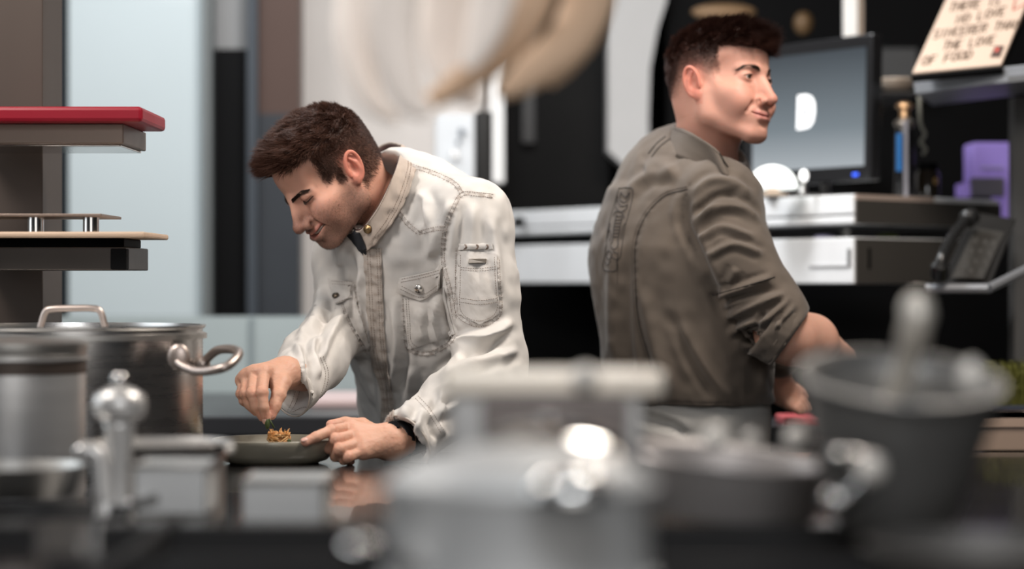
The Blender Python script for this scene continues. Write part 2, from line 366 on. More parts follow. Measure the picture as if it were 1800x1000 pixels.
# the board continues above the frame
MB().prism([sq(0,0)+sn*.004, sq(1,0)+sn*.004, sq(1,1.75)+sn*.004, sq(0,1.75)+sn*.004], -sn*.004).build('board', CREAM, sg)
MB().prism([sq(-.01,-.04), sq(1.01,-.04), sq(1.03,1.78), sq(-.01,1.78)], -sn*.012).build('backing', BLACK, sg)
INK = mat('brown_ink', (.06,.035,.02), .7)
STR = {'T':[[(0,1),(1,1)],[(.5,1),(.4,0)]],'H':[[(0,1),(0,0)],[(1,1),(1,0)],[(0,.5),(1,.5)]],'E':[[(1,1),(0,1),(0,0),(1,0)],[(0,.5),(.8,.5)]],
 'R':[[(0,0),(0,1),(.8,1),(1,.75),(.8,.5),(0,.5)],[(.4,.5),(1,0)]],'I':[[(.5,1),(.5,0)]],'S':[[(1,.9),(.5,1),(0,.8),(.2,.55),(.8,.45),(1,.2),(.5,0),(0,.1)]],
 'N':[[(0,0),(0,1),(1,0),(1,1)]],'O':[[(.5,1),(0,.8),(0,.2),(.5,0),(1,.2),(1,.8),(.5,1)]],'L':[[(0,1),(0,0),(1,0)]],'V':[[(0,1),(.5,0),(1,1)]],
 'C':[[(1,.85),(.5,1),(0,.75),(0,.25),(.5,0),(1,.15)]],'A':[[(0,0),(.5,1),(1,0)],[(.2,.4),(.8,.4)]],'F':[[(1,1),(0,1),(0,0)],[(0,.5),(.8,.5)]],
 'D':[[(0,0),(0,1),(.6,.95),(1,.6),(1,.4),(.6,.05),(0,0)]]}
def inv_uv(px, py):
    # solve for (u,v) on the sign plane under a pixel
    M = Matrix(((SU.x, SV.x, -((px-900)/FPX)), (SU.y, SV.y, -1.0), (SU.z, SV.z, ((py-HY)/FPX))))
    r = M.inverted() @ Vector((-SO.x, -SO.y, CAM_Z-SO.z)); return r.x, r.y
lines = [('THERE IS', 1672, 16, 1762, 4), ('NO LOVE', 1684, 38, 1772, 22), ('SINCERER THAN', 1644, 64, 1798, 44), ('THE LOVE', 1661, 84, 1753, 73), ('OF FOOD', 1624, 111, 1714, 98)]
for (txt, xa, ya, xb, yb) in lines:
    mb = MB(); n = len(txt); hpx = 15
    for i, ch in enumerate(txt):
        if ch == ' ': continue
        for stroke in STR[ch]:
            pts = []
            for (u, v) in stroke:
                f = (i+u*.72)/n; x = xa+(xb-xa)*f+(v-.5)*5; y = ya+(yb-ya)*f-(v-.5)*hpx
                uu, vv = inv_uv(x, y); pts.append(sq(uu, vv)+sn*.0052)
            if len(pts) > 1: mb.tube(pts, .0016, 5)
    mb.build('lettering', INK, sg)
for (q, m, nm) in (([(1742,104),(1759,104),(1767,84),(1751,84)], mat('dark_stamp',(.08,.05,.04),.6), 'stamp'), ([(1750,95),(1756,94),(1758,88),(1752,89)], mat('red_stamp',(.6,.10,.08),.6), 'stamp_centre')):
    pts = [sq(*inv_uv(x,y))+sn*(.0055 if nm=='stamp' else .0065) for x, y in q]
    MB().prism(pts, -sn*.001).build(nm, m, sg)
MB().tube([sq(*inv_uv(x,y))+sn*.006 for x, y in ((1788,-3),(1782,22),(1798,14),(1812,4))], .0012, 5).build('red_scribble', mat('red_ink', (.5,.06,.05), .6), sg)

# ------------------------------------------------------------------ things on and above the monitor shelf
hb = empty('covered_bowl', P(1578,160,5.6), 'shallow cream bowl standing on a small dark wall bracket', 'bowl')
c = P(1578,162,5.6); MB().lathe([(.020,0),(.036,.010),(.043,.028),(.041,.032),(.034,.014),(.001,.008)], c, 30).build('bowl', mat('cream_ceramic', (.36,.29,.23), .5), hb, smooth=True)
MB().box((c.x-.05,5.55,c.z-.008),(c.x+.05,7.1,c.z-.001)).build('bracket', mat('dark_bracket',(.02,.018,.016),.5), hb)
slab(1545, 1612, 85, 138, 6.9, .02, mat('grey_sheet', (.055,.055,.055), .6), 'trim_8')
pm = empty('pepper_mill', P(1590,341,5.45), 'tall black pepper mill with brass top and blue stripe', 'pepper mill')
c = P(1590,341,5.42); c.z = zc(341); H = P(0,178,5.42).z-c.z
MB().lathe([(.024,0),(.026,.01),(.023,H*.25),(.022,H*.6),(.019,H*.72)], c, 24).build('body', BLACKG, pm, smooth=True)
MB().lathe([(.019,H*.72),(.025,H*.76),(.024,H*.79),(.012,H*.83)], c, 24).build('collar', mat('pewter', (.30,.27,.24), .35, .7), pm, smooth=True)
MB().lathe([(.012,H*.83),(.011,H*.90),(.020,H*.94),(.019,H*.97),(.006,H)], c, 24).build('top_knob', mat('brass', (.75,.48,.27), .3, .9), pm, smooth=True)
MB().box((c.x-.022,c.y-.0255,c.z+H*.27),(c.x-.010,c.y-.019,c.z+H*.66)).build('stripe', mat('blue_label', (.02,.16,.45), .5), pm)
MB().box((c.x-.006,c.y-.0285,c.z+.0),(c.x+.003,c.y-.022,c.z+H*.80)).build('front_rod', mat('rod_grey', (.32,.31,.34), .35, .5), pm)
o = MB().tube(curve_pts([P(1616,168,5.5), P(1618,215,5.5), P(1626,235,5.5), P(1619,250,5.5), P(1627,262,5.5), P(1622,272,5.5)], 6), .0045, 8).build('hanging_cord', mat('ivory_cord', (.32,.31,.26), .6), smooth=True)
tag(o, 'ivory twisted cord hanging from upper shelf beside the pepper mill', 'cord')
jr = empty('storage_jar', P(1630,341,5.5), 'dark glass jar with amber contents right of the pepper mill', 'jar')
c = P(1630,341,5.52); c.z = zc(341)
MB().lathe([(.024,0),(.028,.004),(.028,.055),(.022,.066)], c, 24).build('jar_body', mat('smoked_glass', (.03,.022,.015), .15, coat=.5), jr, smooth=True)
MB().lathe([(.024,.066),(.024,.080),(.020,.082)], c, 24).build('lid', BLACK, jr, smooth=True)
MB().ball((c.x+.014,c.y-.026,c.z+.04), (.005,.003,.008)).build('amber_spot', mat('amber', (.45,.26,.08), .3), jr, smooth='all')
# violet machine with grey front
vm = empty('violet_dispenser', P(1745,345,5.7), 'violet lit box with grey panel standing behind the phone', 'dispenser')
VI = mat('violet_plastic', (.30,.22,.55), .4, emit=(.30,.20,.62), estr=.30)
def slab2(x0,x1,y0,y1,Y,th,m,nm,par,**k): return slab(x0,x1,y0,y1,Y,th,m,nm,None,par,**k)
slab2(1710,1781,250,330,5.75,.12,VI,'housing',vm,bevel=.006)
slab2(1757,1782,328,384,5.75,.10,VI,'side_leg',vm,bevel=.004)
slab2(1690,1712,322,346,5.75,.08,VI,'outlet',vm,bevel=.003)
slab2(1708,1766,312,346,5.73,.03,mat('violet_grey',(.16,.15,.19),.5),'front_panel',vm,bevel=.003)
slab2(1724,1762,292,297,5.742,.01,mat('lilac_line',(.5,.42,.75),.5),'trim_line',vm)
# phone on its bracket shelf
ps = empty('phone_shelf', P(1700,505,4.95), 'small steel bracket shelf under the black desk phone', 'shelf')
pts = [P(1628,513,5.0), P(1738,513,4.95), P(1772,455,5.25), P(1700,455,5.4)]
for q in pts: q.z = P(0,510,4.98).z
MB().prism(pts, (0,0,-.006)).build('shelf_plate', BLACK, ps)
za = P(0,500,4.98).z
MB().tube([P(1628,507,5.0), P(1738,507,4.95)], .010, 8, flat=1).build('front_edge', mat('grey_steel_front'), ps)
MB().tube([P(1738,507,4.95), P(1812,470,5.02)], .010, 8).build('side_edge', mat('grey_steel_front'), ps)
ph = empty('desk_phone', P(1715,490,5.0), 'black desk phone with handset on the small steel shelf', 'phone')
base = [P(1655,500,5.02), P(1742,500,4.98), P(1788,385,5.2), P(1712,372,5.25)]
MB().prism(base, (.0,.05,-.01)).build('phone_base', mat('phone_black', (.018,.017,.016), .45), ph, bevel=.004)
MB().prism([p+Vector((0,-.003,0)) for p in (P(1672,488,5.02), P(1728,490,4.99), P(1765,408,5.16), P(1715,400,5.18))], (0,.004,0)).build('keypad', mat('keypad_grey', (.045,.042,.038), .5), ph)
for i in range(4):
    for j in range(3):
        u = .2+.3*j; v = .15+.2*i
        a = P(1672,488,5.02).lerp(P(1728,490,4.99),u); b_ = P(1715,400,5.18).lerp(P(1765,408,5.16),u); q = a.lerp(b_,v)
        MB().box((q.x-.005,q.y-.008,q.z-.004),(q.x+.005,q.y-.002,q.z+.004)).build('key', mat('key_grey', (.09,.085,.08), .5), ph)
hs = curve_pts([P(1652,486,4.98), P(1655,455,4.96), P(1672,420,5.02), P(1695,390,5.12), P(1708,380,5.15)], 6)
MB().tube(hs, [.020 if (i < 5 or i > len(hs)-6) else .012 for i in range(len(hs))], 12).build('handset', mat('handset_black', (.02,.02,.02), .22), ph, smooth=True)
# blobs standing in for blurred warm lights high behind the second chef
for i, (x0,x1,y0,y1,cl) in enumerate(((1215,1330,6,36,(.20,.12,.06)), (1395,1430,20,62,(.12,.07,.03)))):
    o = empty('copper_pan', P((x0+x1)/2,y1,6.6), ['long copper pan hanging high behind the dark haired chef in grey', 'small copper pan hanging high between chef in grey and white pole'][i], 'pan')
    rr = (x1-x0)/2*6.6/FPX
    M0 = P((x0+x1)/2, (y0+y1)/2, 6.6)
    MB().ball(M0, (rr, .02, (y1-y0)/2*6.6/FPX)).build('pan_body', mat('copper%d' % i, cl, .5, .2), o, smooth='all')
    MB().tube([M0, (M0.x, M0.y, 3.0)], .003, 6).build('hanger', BLACK, o)
# ------------------------------------------------------------------ worktop in front of the second chef
wt = empty('side_counter', (.9,5.0,0), 'dark side counter the second chef works at', 'counter')
MB().box((.30,4.82,.865),(1.5,5.15,.905)).build('worktop', mat('dark_worktop'), wt, bevel=.004)
MB().box((.30,4.86,0),(1.5,5.15,.865)).build('cabinet_body', BLACK, wt)
o = MB().box((P(1372,0,4.9).x,4.84,.905),(P(1440,0,4.9).x,5.0,.922)).build('cutting_board', mat('red_plastic', (.55,.10,.11), .4), bevel=.004)
tag(o, 'red cutting board under the hands of the chef in grey', 'cutting board')
tr = empty('herb_tray', P(1790,715,4.9), 'dark blue tray of green cress at the right edge', 'plant tray')
MB().box((P(1738,0,4.9).x,4.86,.905),(P(1850,0,4.9).x,5.1,.945)).build('tray', mat('navy_tray', (.012,.018,.035), .5), tr, bevel=.004)
mb = MB(); rg = random.Random(3)
for i in range(520):
    x = rg.uniform(P(1742,0,4.9).x, P(1846,0,4.9).x); y = rg.uniform(4.87,5.09); h = rg.uniform(.03,.085)
    q = Vector((x+rg.uniform(-.012,.012), y+rg.uniform(-.01,.01), .945+h))
    mb.tube([(x,y,.94), q], .0009, 4)
    a = rg.uniform(0,6.28)
    for s_ in (0, 2.2):
        d = Vector((math.cos(a+s_), math.sin(a+s_), .3))*.008; e = Vector((-math.sin(a+s_), math.cos(a+s_), 0))*.004
        mb.add([q, q+d*.5+e, q+d, q+d*.5-e], [(0,1,2,3)])
o = mb.build('cress', mat('cress_green', (.13,.13,.025), .6, var=.5, vscale=60), tr)
# stacked boxes lower right
tt = empty('steel_trolley', (P(1690,0,4.6).x,4.43,0), 'steel trolley carrying crate and box at the right edge', 'trolley')
zt_ = P(0,860,4.45).z; tx0, tx1 = P(1690,0,4.45).x, P(1870,0,4.7).x
MB().box((tx0,4.43,zt_-.02),(tx1,4.80,zt_-.001)).build('trolley_top', STEEL_S, tt, bevel=.002)
for lx in (tx0+.02, tx1-.02):
    for ly in (4.45, 4.78): MB().tube([(lx,ly,0),(lx,ly,zt_-.02)], .012, 10).build('leg', STEEL_S, tt, smooth=True)
for (x0,x1,y0,y1,Y,cl,nm,lb,ct) in ((1700,1850,735,800,4.5,(.30,.22,.17),'cardboard_box','brown cardboard box below the herb tray','box'),
        (1730,1850,798,860,4.45,(.10,.09,.13),'storage_crate','dusky violet crate under the brown cardboard box','crate'),):
    a = P(x0,y1,Y); b = P(x1,y0,Y)
    if nm == 'cardboard_box': a.z = P(0,798,4.45).z+.001
    o = empty(nm, (a.x,Y,a.z), lb, ct)
    MB().box((a.x,Y,a.z),(b.x,Y+.25,b.z)).build('box_body', mat(nm, cl, .7), o, bevel=.004)
    MB().box((a.x-.003,Y-.004,b.z-.016),(b.x+.003,Y+.254,b.z)).build('rim', mat(nm+'_rim', tuple(min(1,v*1.2) for v in cl), .6), o)
# ------------------------------------------------------------------ island worktop
TZ = P(0,812,3.9).z
isl = empty('island_counter', (0,3.3,0), 'black glossy kitchen island the smiling chef leans over', 'counter')
MB().box((-1.7,2.55,TZ-.03),(1.2,4.12,TZ)).build('worktop', mat('black_glass_top', (.010,.010,.011), .2, coat=.4), isl, bevel=.003)
MB().box((-1.68,2.6,0),(1.18,4.08,TZ-.03)).build('cabinet_body', BLACK, isl)
# ------------------------------------------------------------------ pass gantry at the left
gt = empty('pass_gantry', P(30,600,4.0), 'brown steel post with two shelf arms at the left edge', 'shelf unit')
MB().box((P(-60,0,4.1).x,4.14,0),(P(71,0,4.12).x,4.32,3.0)).build('post', STEEL_D, gt, bevel=.002)
def sh_box(x0,x1,y0,y1,Y0,Y1,m,nm,par,bev=.002):
    a = P(x0,y1,Y0); b = P(x1,y0,Y0); za, zb_ = P(0,y1,3.88).z, P(0,y0,3.88).z
    return MB().box((a.x,Y0,za),(b.x,Y1,zb_)).build(nm,m,par,bevel=bev)
BR = mat('bronze_steel', (.26,.20,.165), .38, .6)
sh_box(-80,217,217,252,3.88,4.12,BR,'upper_shelf',gt)
sh_box(-80,212,252,256,3.90,4.12,STEEL_P,'shelf_lip',gt)
sh_box(-80,221,434,475,3.88,4.12,mat('dark_bronze',(.055,.047,.042),.4,.6),'lower_shelf',gt)
sh_box(194,222,437,474,3.872,3.90,BLACK,'end_cap',gt)
sh_box(-80,218,418,434,3.92,4.10,BLACK,'inner_rail',gt)
o = sh_box(-90,250,190,217,3.84,4.10,mat('crimson_plastic',(.27,.003,.016),.4),'cutting_board',None,.006)
tag(o,'crimson cutting board lying on the upper arm of the gantry','cutting board')
o = sh_box(-90,254,408,418,3.84,4.11,mat('pale_wood',(.55,.40,.29),.5,stretch=(.3,8,8),var=.15),'wooden_board',None,.003)
tag(o,'thin pale wooden board lying on the lower arm of the gantry','cutting board')
rr = empty('plate_riser', P(90,408,3.9), 'small steel riser on short round feet standing on wooden board', 'stand')
sh_box(-90,178,376,381,3.86,4.06,BR,'riser_plate',rr,.001)
for (cx,Yf) in ((63,3.90),(160,3.90)):
    c = P(cx,408,Yf); c.z = P(0,408,3.88).z; h = P(0,381,3.88).z-c.z
    MB().lathe([(.013,0),(.013,h)], c, 24).build('foot', STEEL_P, rr, smooth=True)
# ------------------------------------------------------------------ pots
def pot(name, cx, cy_top, Y, r, h, label, m, z0=None, lid=True, handle=None, cat='pot'):
    z = TZ if z0 is None else z0
    cX = (cx-900)*Y/FPX
    e = empty(name, (cX,Y,z), label, cat)
    MB().lathe([(r*.97,0),(r,.008),(r,h-.006),(r+.004,h-.003),(r+.004,h),(r-.002,h),(r-.004,h-.01),(r-.004,.01),(.001,.008)], (cX,Y,z), 72).build('pot_body', m, e, smooth=True)
    return e, cX
e, cX = pot('stock_pot', 128, 580, 3.72, .199, .225-.0, 'large wide steel stock pot with loop side handles behind the smaller pot', STEEL)
hh = P(0,583,3.72).z-TZ
MB().lathe([(.205,hh-.010),(.205,hh-.002),(.19,hh+.002),(.05,hh+.006),(.001,hh+.007)], (cX,3.72,TZ), 72).build('lid', STEEL_S, e, smooth=True)
L0 = P(68,586,3.66); L1 = P(188,586,3.66)
MB().tube(curve_pts([L0, P(72,572,3.66), P(80,548,3.66), P(94,543,3.66), P(128,542,3.66), P(160,542,3.66), P(176,547,3.66), P(184,572,3.66), L1],5), .0052, 12).build('lid_handle', mat('warm_polished_steel',(.50,.42,.38),.38,.9), e, smooth=True)
hz = P(0,650,3.6).z
# side loop handle, bowed towards the right
hp = curve_pts([P(312,614,3.56), P(308,622,3.555), P(316,640,3.54), P(345,652,3.52), P(378,650,3.5), P(402,642,3.5), P(420,622,3.53), P(408,614,3.58), P(382,616,3.62), P(362,632,3.66), P(352,640,3.68)],6)
MB().tube(hp, .0068, 12).build('side_handle', mat('warm_polished_steel'), e, smooth=True)
MB().ball(P(314,628,3.545), (.017,.007,.020)).build('handle_bracket', mat('warm_polished_steel'), e, smooth='all')
MB().ball(P(356,640,3.66), (.012,.012,.012)).build('handle_bracket', mat('warm_polished_steel'), e, smooth='all')
e, cX = pot('saucepot', 22, 595, 3.28, .0985, .19, 'smaller bright steel pot with flat lid at the left edge', mat('light_brushed_steel',(.72,.72,.72),.36,.72,bump=.15,bscale=60,stretch=(1,1,12)))
zt = P(0,597,3.28).z-TZ
me_ = MB().lathe([(.0985,zt-.02),(.101,zt-.012),(.101,zt-.004),(.09,zt),(.001,zt+.004)], (cX,3.28,TZ), 60).build('lid', STEEL_S, e, smooth=True)
MB().lathe([(.0992,zt-.045),(.0992,zt-.022)], (cX,3.28,TZ), 60).build('dark_band', STEEL_D, e, smooth=True)
MB().lathe([(.0985,.18),(.0985,zt-.02)], (cX,3.28,TZ), 60).build('pot_rim', STEEL_S, e, smooth=True)
# ------------------------------------------------------------------ blurred mill and tap between the pots
pmn = empty('steel_mill', P(210,790,2.80), 'blurred polished steel pepper mill standing before the big pot', 'pepper mill')
c = P(210,905,2.80); c.z = TZ; s_ = 2.80/FPX
def zz(py): return P(0,py,2.80).z-TZ
MB().lathe([(.02,0),(.024,.004),(.018,.02),(.016,zz(840)),(22*s_,zz(800)),(26*s_,zz(775)),(27*s_,zz(752)),(30*s_,zz(742))], c, 32).build('mill_body', mat('pale_mill_steel',(.70,.69,.68),.35,.5), pmn, smooth='all')
MB().lathe([(30*s_,zz(742)),(44*s_,zz(730)),(48*s_,zz(712)),(44*s_,zz(695)),(26*s_,zz(683)),(14*s_,zz(678))], c, 32).build('mill_head', mat('pale_mill_steel'), pmn, smooth='all')
MB().ball((c.x,c.y,P(0,668,2.80).z), 15*s_).build('top_knob', STEEL_P, pmn, smooth='all')
tp = empty('steel_tap', P(180,930,2.55), 'blurred bright steel upright tap with round end knob', 'tap')
MB().tube(curve_pts([P(185,1010,2.68),P(186,915,2.68),P(180,860,2.68),P(176,815,2.68),P(170,798,2.68),P(152,794,2.68),P(143,794,2.68)],6), .0105, 12).build('spout', mat('pale_mill_steel'), tp, smooth=True)
MB().ball(P(145,795,2.68), .0098).build('end_knob', STEEL_P, tp, smooth='all')
MB().ball(P(186,915,2.68), (.013,.013,.03)).build('valve', mat('pale_mill_steel'), tp, smooth='all')
# ------------------------------------------------------------------ plate and food
PY = 3.88
pc = Vector(((482-900)*PY/FPX, PY, TZ))
pl = empty('plate', pc, 'olive grey stoneware plate the smiling chef is dressing', 'plate')
MB().lathe([(.070,0),(.073,.002),(.085,.006),(.0945,.016),(.0990,.032),(.1000,.0385),(.0985,.0400),(.0962,.0385),(.091,.022),(.078,.010),(.001,.008)], pc, 80).build('dish', mat('olive_stoneware',(.27,.25,.20),.33,bump=.2,bscale=300,var=.15,vscale=40,coat=.25), pl, smooth='all')
fd_ = empty('noodle_mound', (P(492,770,PY).x,PY,TZ+.008), 'small twirled mound of golden crispy noodles on the plate', 'food')
rg = random.Random(11); mb = MB(); mb2 = MB()
fc = Vector((P(491,772,PY).x, PY-.01, TZ+.01))
for i in range(150):
    a = rg.uniform(0,6.28); el = rg.uniform(-.2,1.5); r = rg.uniform(.007,.019)
    pts = []; lenn = rg.uniform(1.0,3.0); ph = rg.uniform(-.5,.5)
    for k in range(8):
        t = k/7*lenn
        pts.append(fc+Vector((math.cos(a+t)*r*1.0, math.sin(a+t)*r*.9, .014+.024*math.sin(el+ph*t)*rg.uniform(.85,1.1)+rg.uniform(-.001,.001))))
    (mb if i % 3 else mb2).tube(pts, .0011, 5)
for i in range(22):
    a = rg.uniform(0,6.28); q = fc+Vector((math.cos(a)*.012, math.sin(a)*.010, .030))
    d = Vector((math.cos(a)*.6, math.sin(a)*.6, 1))*rg.uniform(.010,.018)
    mb.tube([q, q+d*.5+Vector((0,0,.001)), q+d+Vector((.003*math.sin(i),0,-.001))], [.0012,.001,.0005], 5)
mb.build('noodles', mat('golden_noodle',(.62,.30,.10),.42,sss=.15,coat=.3,var=.3,vscale=90), fd_, smooth='all')
mb2.build('pale_noodles', mat('pale_noodle',(.75,.47,.22),.42,coat=.3), fd_, smooth='all')
mb = MB()
for (dx,dz) in ((.016,.018),(.014,.026),(-.02,.010),(.019,.010)):
    q = fc+Vector((dx,-.004,dz)); mb.ball(q, (.006,.0035,.005), 10, 6)
mb.build('herb_leaves', mat('dark_herb',(.05,.075,.02),.5), fd_, smooth='all')
# crumpled paper scraps by the hand
# ------------------------------------------------------------------ low blurred trays on the island, left front
def traybox(name, x0, x1, ytop, ybot, Y, depth, label, m, cat='container', lip=.006):
    a = P(x0,ybot,Y); b = P(x1,ytop,Y); z0 = max(TZ, a.z)
    e = empty(name, (a.x,Y,z0), label, cat, 'steel containers on the island')
    t = .0015; mb = MB()
    x0_, x1_, y0_, y1_, z1_ = a.x, b.x, Y, Y+depth, b.z
    mb.box((x0_,y0_,z0),(x1_,y1_,z0+t)); mb.box((x0_,y0_,z0),(x1_,y0_+t,z1_)); mb.box((x0_,y1_-t,z0),(x1_,y1_,z1_))
    mb.box((x0_,y0_,z0),(x0_+t,y1_,z1_)); mb.box((x1_-t,y0_,z0),(x1_,y1_,z1_))
    mb.build('container_body', m, e)
    r = MB(); 
    for (p0,p1) in (((x0_-lip,y0_-lip),(x1_+lip,y0_)),((x0_-lip,y1_),(x1_+lip,y1_+lip)),((x0_-lip,y0_),(x0_,y1_)),((x1_,y0_),(x1_+lip,y1_))):
        r.box((p0[0],p0[1],z1_-.002),(p1[0],p1[1],z1_+.001))
    r.build('rim', STEEL_P, e)
    return e
traybox('steel_container', 190, 372, 806, 1010, 2.86, .14, 'shallow steel food container below the blurred pepper mill', STEEL_S)
traybox('steel_container', 236, 362, 818, 905, 2.62, .10, 'low steel container with pale front nearest the island edge', mat('pale_satin_steel',(.76,.77,.77),.5,.35))
traybox('steel_container', 425, 566, 846, 965, 2.60, .12, 'low wide steel container in front of the plate', mat('pale_satin_steel'))
def pan(name, cx, Y, z, r, h, label, m, ang=None, hl=.16, tilt=None):
    X = (cx-900)*Y/FPX; e = empty(name, (X,Y,z), label, 'pan', 'shallow pans')
    o = MB().lathe([(r*.82,0),(r*.86,.003),(r,h-.003),(r+.003,h),(r,h+.001),(r*.97,h-.004),(r*.83,.006),(.001,.005)], (X,Y,z), 64).build('pan_body', m, e, smooth=True)
    if ang is not None:
        d = Vector((math.cos(ang), math.sin(ang), .18)); q = Vector((X,Y,z+h*.75))
        MB().tube([q+d*r*.98, q+d*(r+.03), q+d*(r+hl)], [.009,.010,.011], 10, flat=.5).build('handle', STEEL_P, e, smooth=True)
        for k in (-1,1):
            w_ = Vector((-d.y,d.x,0))*.012*k; MB().ball(q+d*(r*1.0)+w_, .005, 10, 6).build('rivet', STEEL_P, e, smooth='all')
    return e
pan('frying_pan', 55, 2.60, TZ, .105, .045, 'shallow black frying pan at the bottom left corner', CAST, 0.15, .02)
def_rim = pan('saute_pan', 278, 2.93, P(0,806,2.86).z+.001, .092, .014, 'wide shallow steel pan lying over the container before the stock pot', mat('light_pan_steel',(.36,.35,.34),.45,.6))
MB().ball(P(404,789,2.83), .0055).build('rim_bead', mat('bright_bead',(.9,.86,.80),.3,.2), def_rim, smooth='all')  # pale bead imitating a specular glint on the rim
pan('saute_pan', 20, 2.78, TZ+.046, .085, .035, 'steel pan stacked on the black frying pan', STEEL_S)
# ------------------------------------------------------------------ foreground range with pans
FZ = .955
rg_ = empty('cooking_range', (.3,1.9,0), 'black range top across the bottom of the picture', 'range')
MB().box((-.9,1.2,.0),(1.2,2.46,FZ)).build('range_body', BLACKG, rg_, bevel=.004)
for gx in (-.62,-.2,.22,.64):
    g = MB()
    for k in range(4):
        yk = 1.45+k*.26; g.box((gx-.18,yk-.006,FZ),(gx+.18,yk+.006,FZ+.018))
    for k in (-1,1): g.box((gx+k*.12-.006,1.4,FZ+.0),(gx+k*.12+.006,2.3,FZ+.018))
    g.build('pan_support', CAST, rg_)
GZ = FZ+.018
# square steel container with thick rim in the middle
Yc = 2.12
e = empty('deep_container', P(970,900,Yc), 'square deep steel container with thick pale rim in the centre foreground', 'container')
a = P(792,0,Yc); b = P(1128,0,Yc); zt = P(0,672,Yc).z
mb = MB(); t = .004
x0,x1,y0,y1 = a.x,b.x,Yc,Yc+.085
for bx_ in (((x0,y0,GZ),(x1,y1,GZ+t)),((x0,y0,GZ),(x0+t,y1,zt)),((x1-t,y0,GZ),(x1,y1,zt)),((x0,y0,GZ),(x1,y0+t,zt)),((x0,y1-t,GZ),(x1,y1,zt))): mb.box(*bx_)
mb.build('container_body', mat('pale_brushed_steel',(.52,.52,.52),.45,.6,stretch=(1,1,8)), e, bevel=.002)
mb = MB()
for q in (((x0-.008,y0-.010),(x1+.020,y0+.004)),((x0-.008,y1-.004),(x1+.02,y1+.01)),((x0-.008,y0),(x0+.004,y1)),((x1-.004,y0),(x1+.020,y1))):
    mb.box((q[0][0],q[0][1],zt-.012),(q[1][0],q[1][1],zt+.010))
mb.build('rim', mat('warm_satin_steel',(.80,.73,.64),.42,.6), e, bevel=.004)
mb = MB(); mb.box((x0+.028,y0-.003,GZ+.02),(x1-.012,y0,zt-.014)); mb.build('dark_panel', mat('brown_reflection_steel',(.17,.15,.145),.35,.8), e)  # thin plate with a brown reflection put into its colour
MB().ball(P(1028,664,Yc-.02), .012).build('rim_knob', mat('bright_bead'), e, smooth='all')  # pale colour imitates the bright highlight on this knob
# big low pot in front, with dome lids
Yb = 1.78
e, cX = pot('wide_pot', 912, 840, Yb, .098, .01, 'wide grey steel pot with domed lid filling the bottom centre', mat('pale_satin_steel'), z0=GZ)
zt2 = P(0,850,Yb).z
MB().lathe([(.098,0),(.0985,zt2-GZ-.006),(.103,zt2-GZ),(.096,zt2-GZ+.001)], (cX,Yb,GZ), 64).build('pot_wall', mat('pale_satin_steel'), e, smooth=True)
MB().lathe([(.100,zt2-GZ),(.096,zt2-GZ+.006),(.07,zt2-GZ+.020),(.03,zt2-GZ+.028),(.001,zt2-GZ+.030)], (cX,Yb,GZ), 64).build('lid', mat('pale_satin_steel'), e, smooth='all')
MB().tube([P(610,955,1.70), P(680,975,1.70), P(810,1010,1.74)], [.011,.012,.012], 12, flat=.6).build('handle', STEEL_P, e, smooth=True)
dm = empty('dome_lid', P(955,810,1.95), 'small domed steel lid with bright highlight on the wide pot', 'lid', 'domed steel lids')
c = P(965,826,1.86); q = .052
MB().lathe([(q*1.35*math.cos(t_), .036*math.sin(t_)) for t_ in np.linspace(0,math.pi/2,14)], c, 48).build('dome', mat('mirror_steel',(.85,.85,.83),.10,1), dm, smooth='all')
MB().ball((c.x,c.y,c.z+.036), .006).build('lid_knob', STEEL_P, dm, smooth='all')
dm2 = empty('dome_lid', P(1010,870,1.72), 'lower shiny domed lid in front of the taller dome', 'lid', 'domed steel lids')
c = P(1005,872,1.66); q = .03
MB().lathe([(q*math.cos(t_), .022*math.sin(t_)) for t_ in np.linspace(0,math.pi/2,12)], c, 40).build('dome', mat('mirror_steel'), dm2, smooth='all')
# wide saute pan to the right of it
e = empty('saute_pan', P(1260,880,2.3), 'wide steel saute pan with side handle before the chef in grey', 'pan')
c = P(1265,875,2.325); c.z = GZ
R = Matrix.Rotation(math.radians(-5.5), 3, 'Y') @ Matrix.Rotation(math.radians(4), 3, 'X')
axis = R @ Vector((0,0,1)); axis = Vector((.10,-.05,1)).normalized()
MB().lathe([(.088,0),(.092,.004),(.098,.044),(.104,.052),(.102,.055),(.095,.050),(.088,.008),(.001,.006)], c+Vector((0,0,.004)), 64, axis).build('pan_body', mat('pinkish_satin_steel',(.52,.49,.48),.42,.6), e, smooth=True)
for px in (1258,1320,1400):
    MB().ball(P(px,770,2.215), .0115 if px != 1320 else .007).build('rim_bead', mat('bright_bead'), e, smooth='all')  # pale balls standing in for speculars along the rim
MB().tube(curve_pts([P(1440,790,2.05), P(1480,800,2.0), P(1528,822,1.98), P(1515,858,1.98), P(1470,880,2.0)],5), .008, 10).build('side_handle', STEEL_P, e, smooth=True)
MB().ball(P(1530,824,1.97), .0125).build('handle_boss', mat('bright_bead'), e, smooth='all')  # pale ball standing in for a rivet's highlight
MB().ball(P(1470,880,1.99), .0125).build('handle_boss', STEEL_P, e, smooth='all')  # second rivet highlight shaped as a steel ball
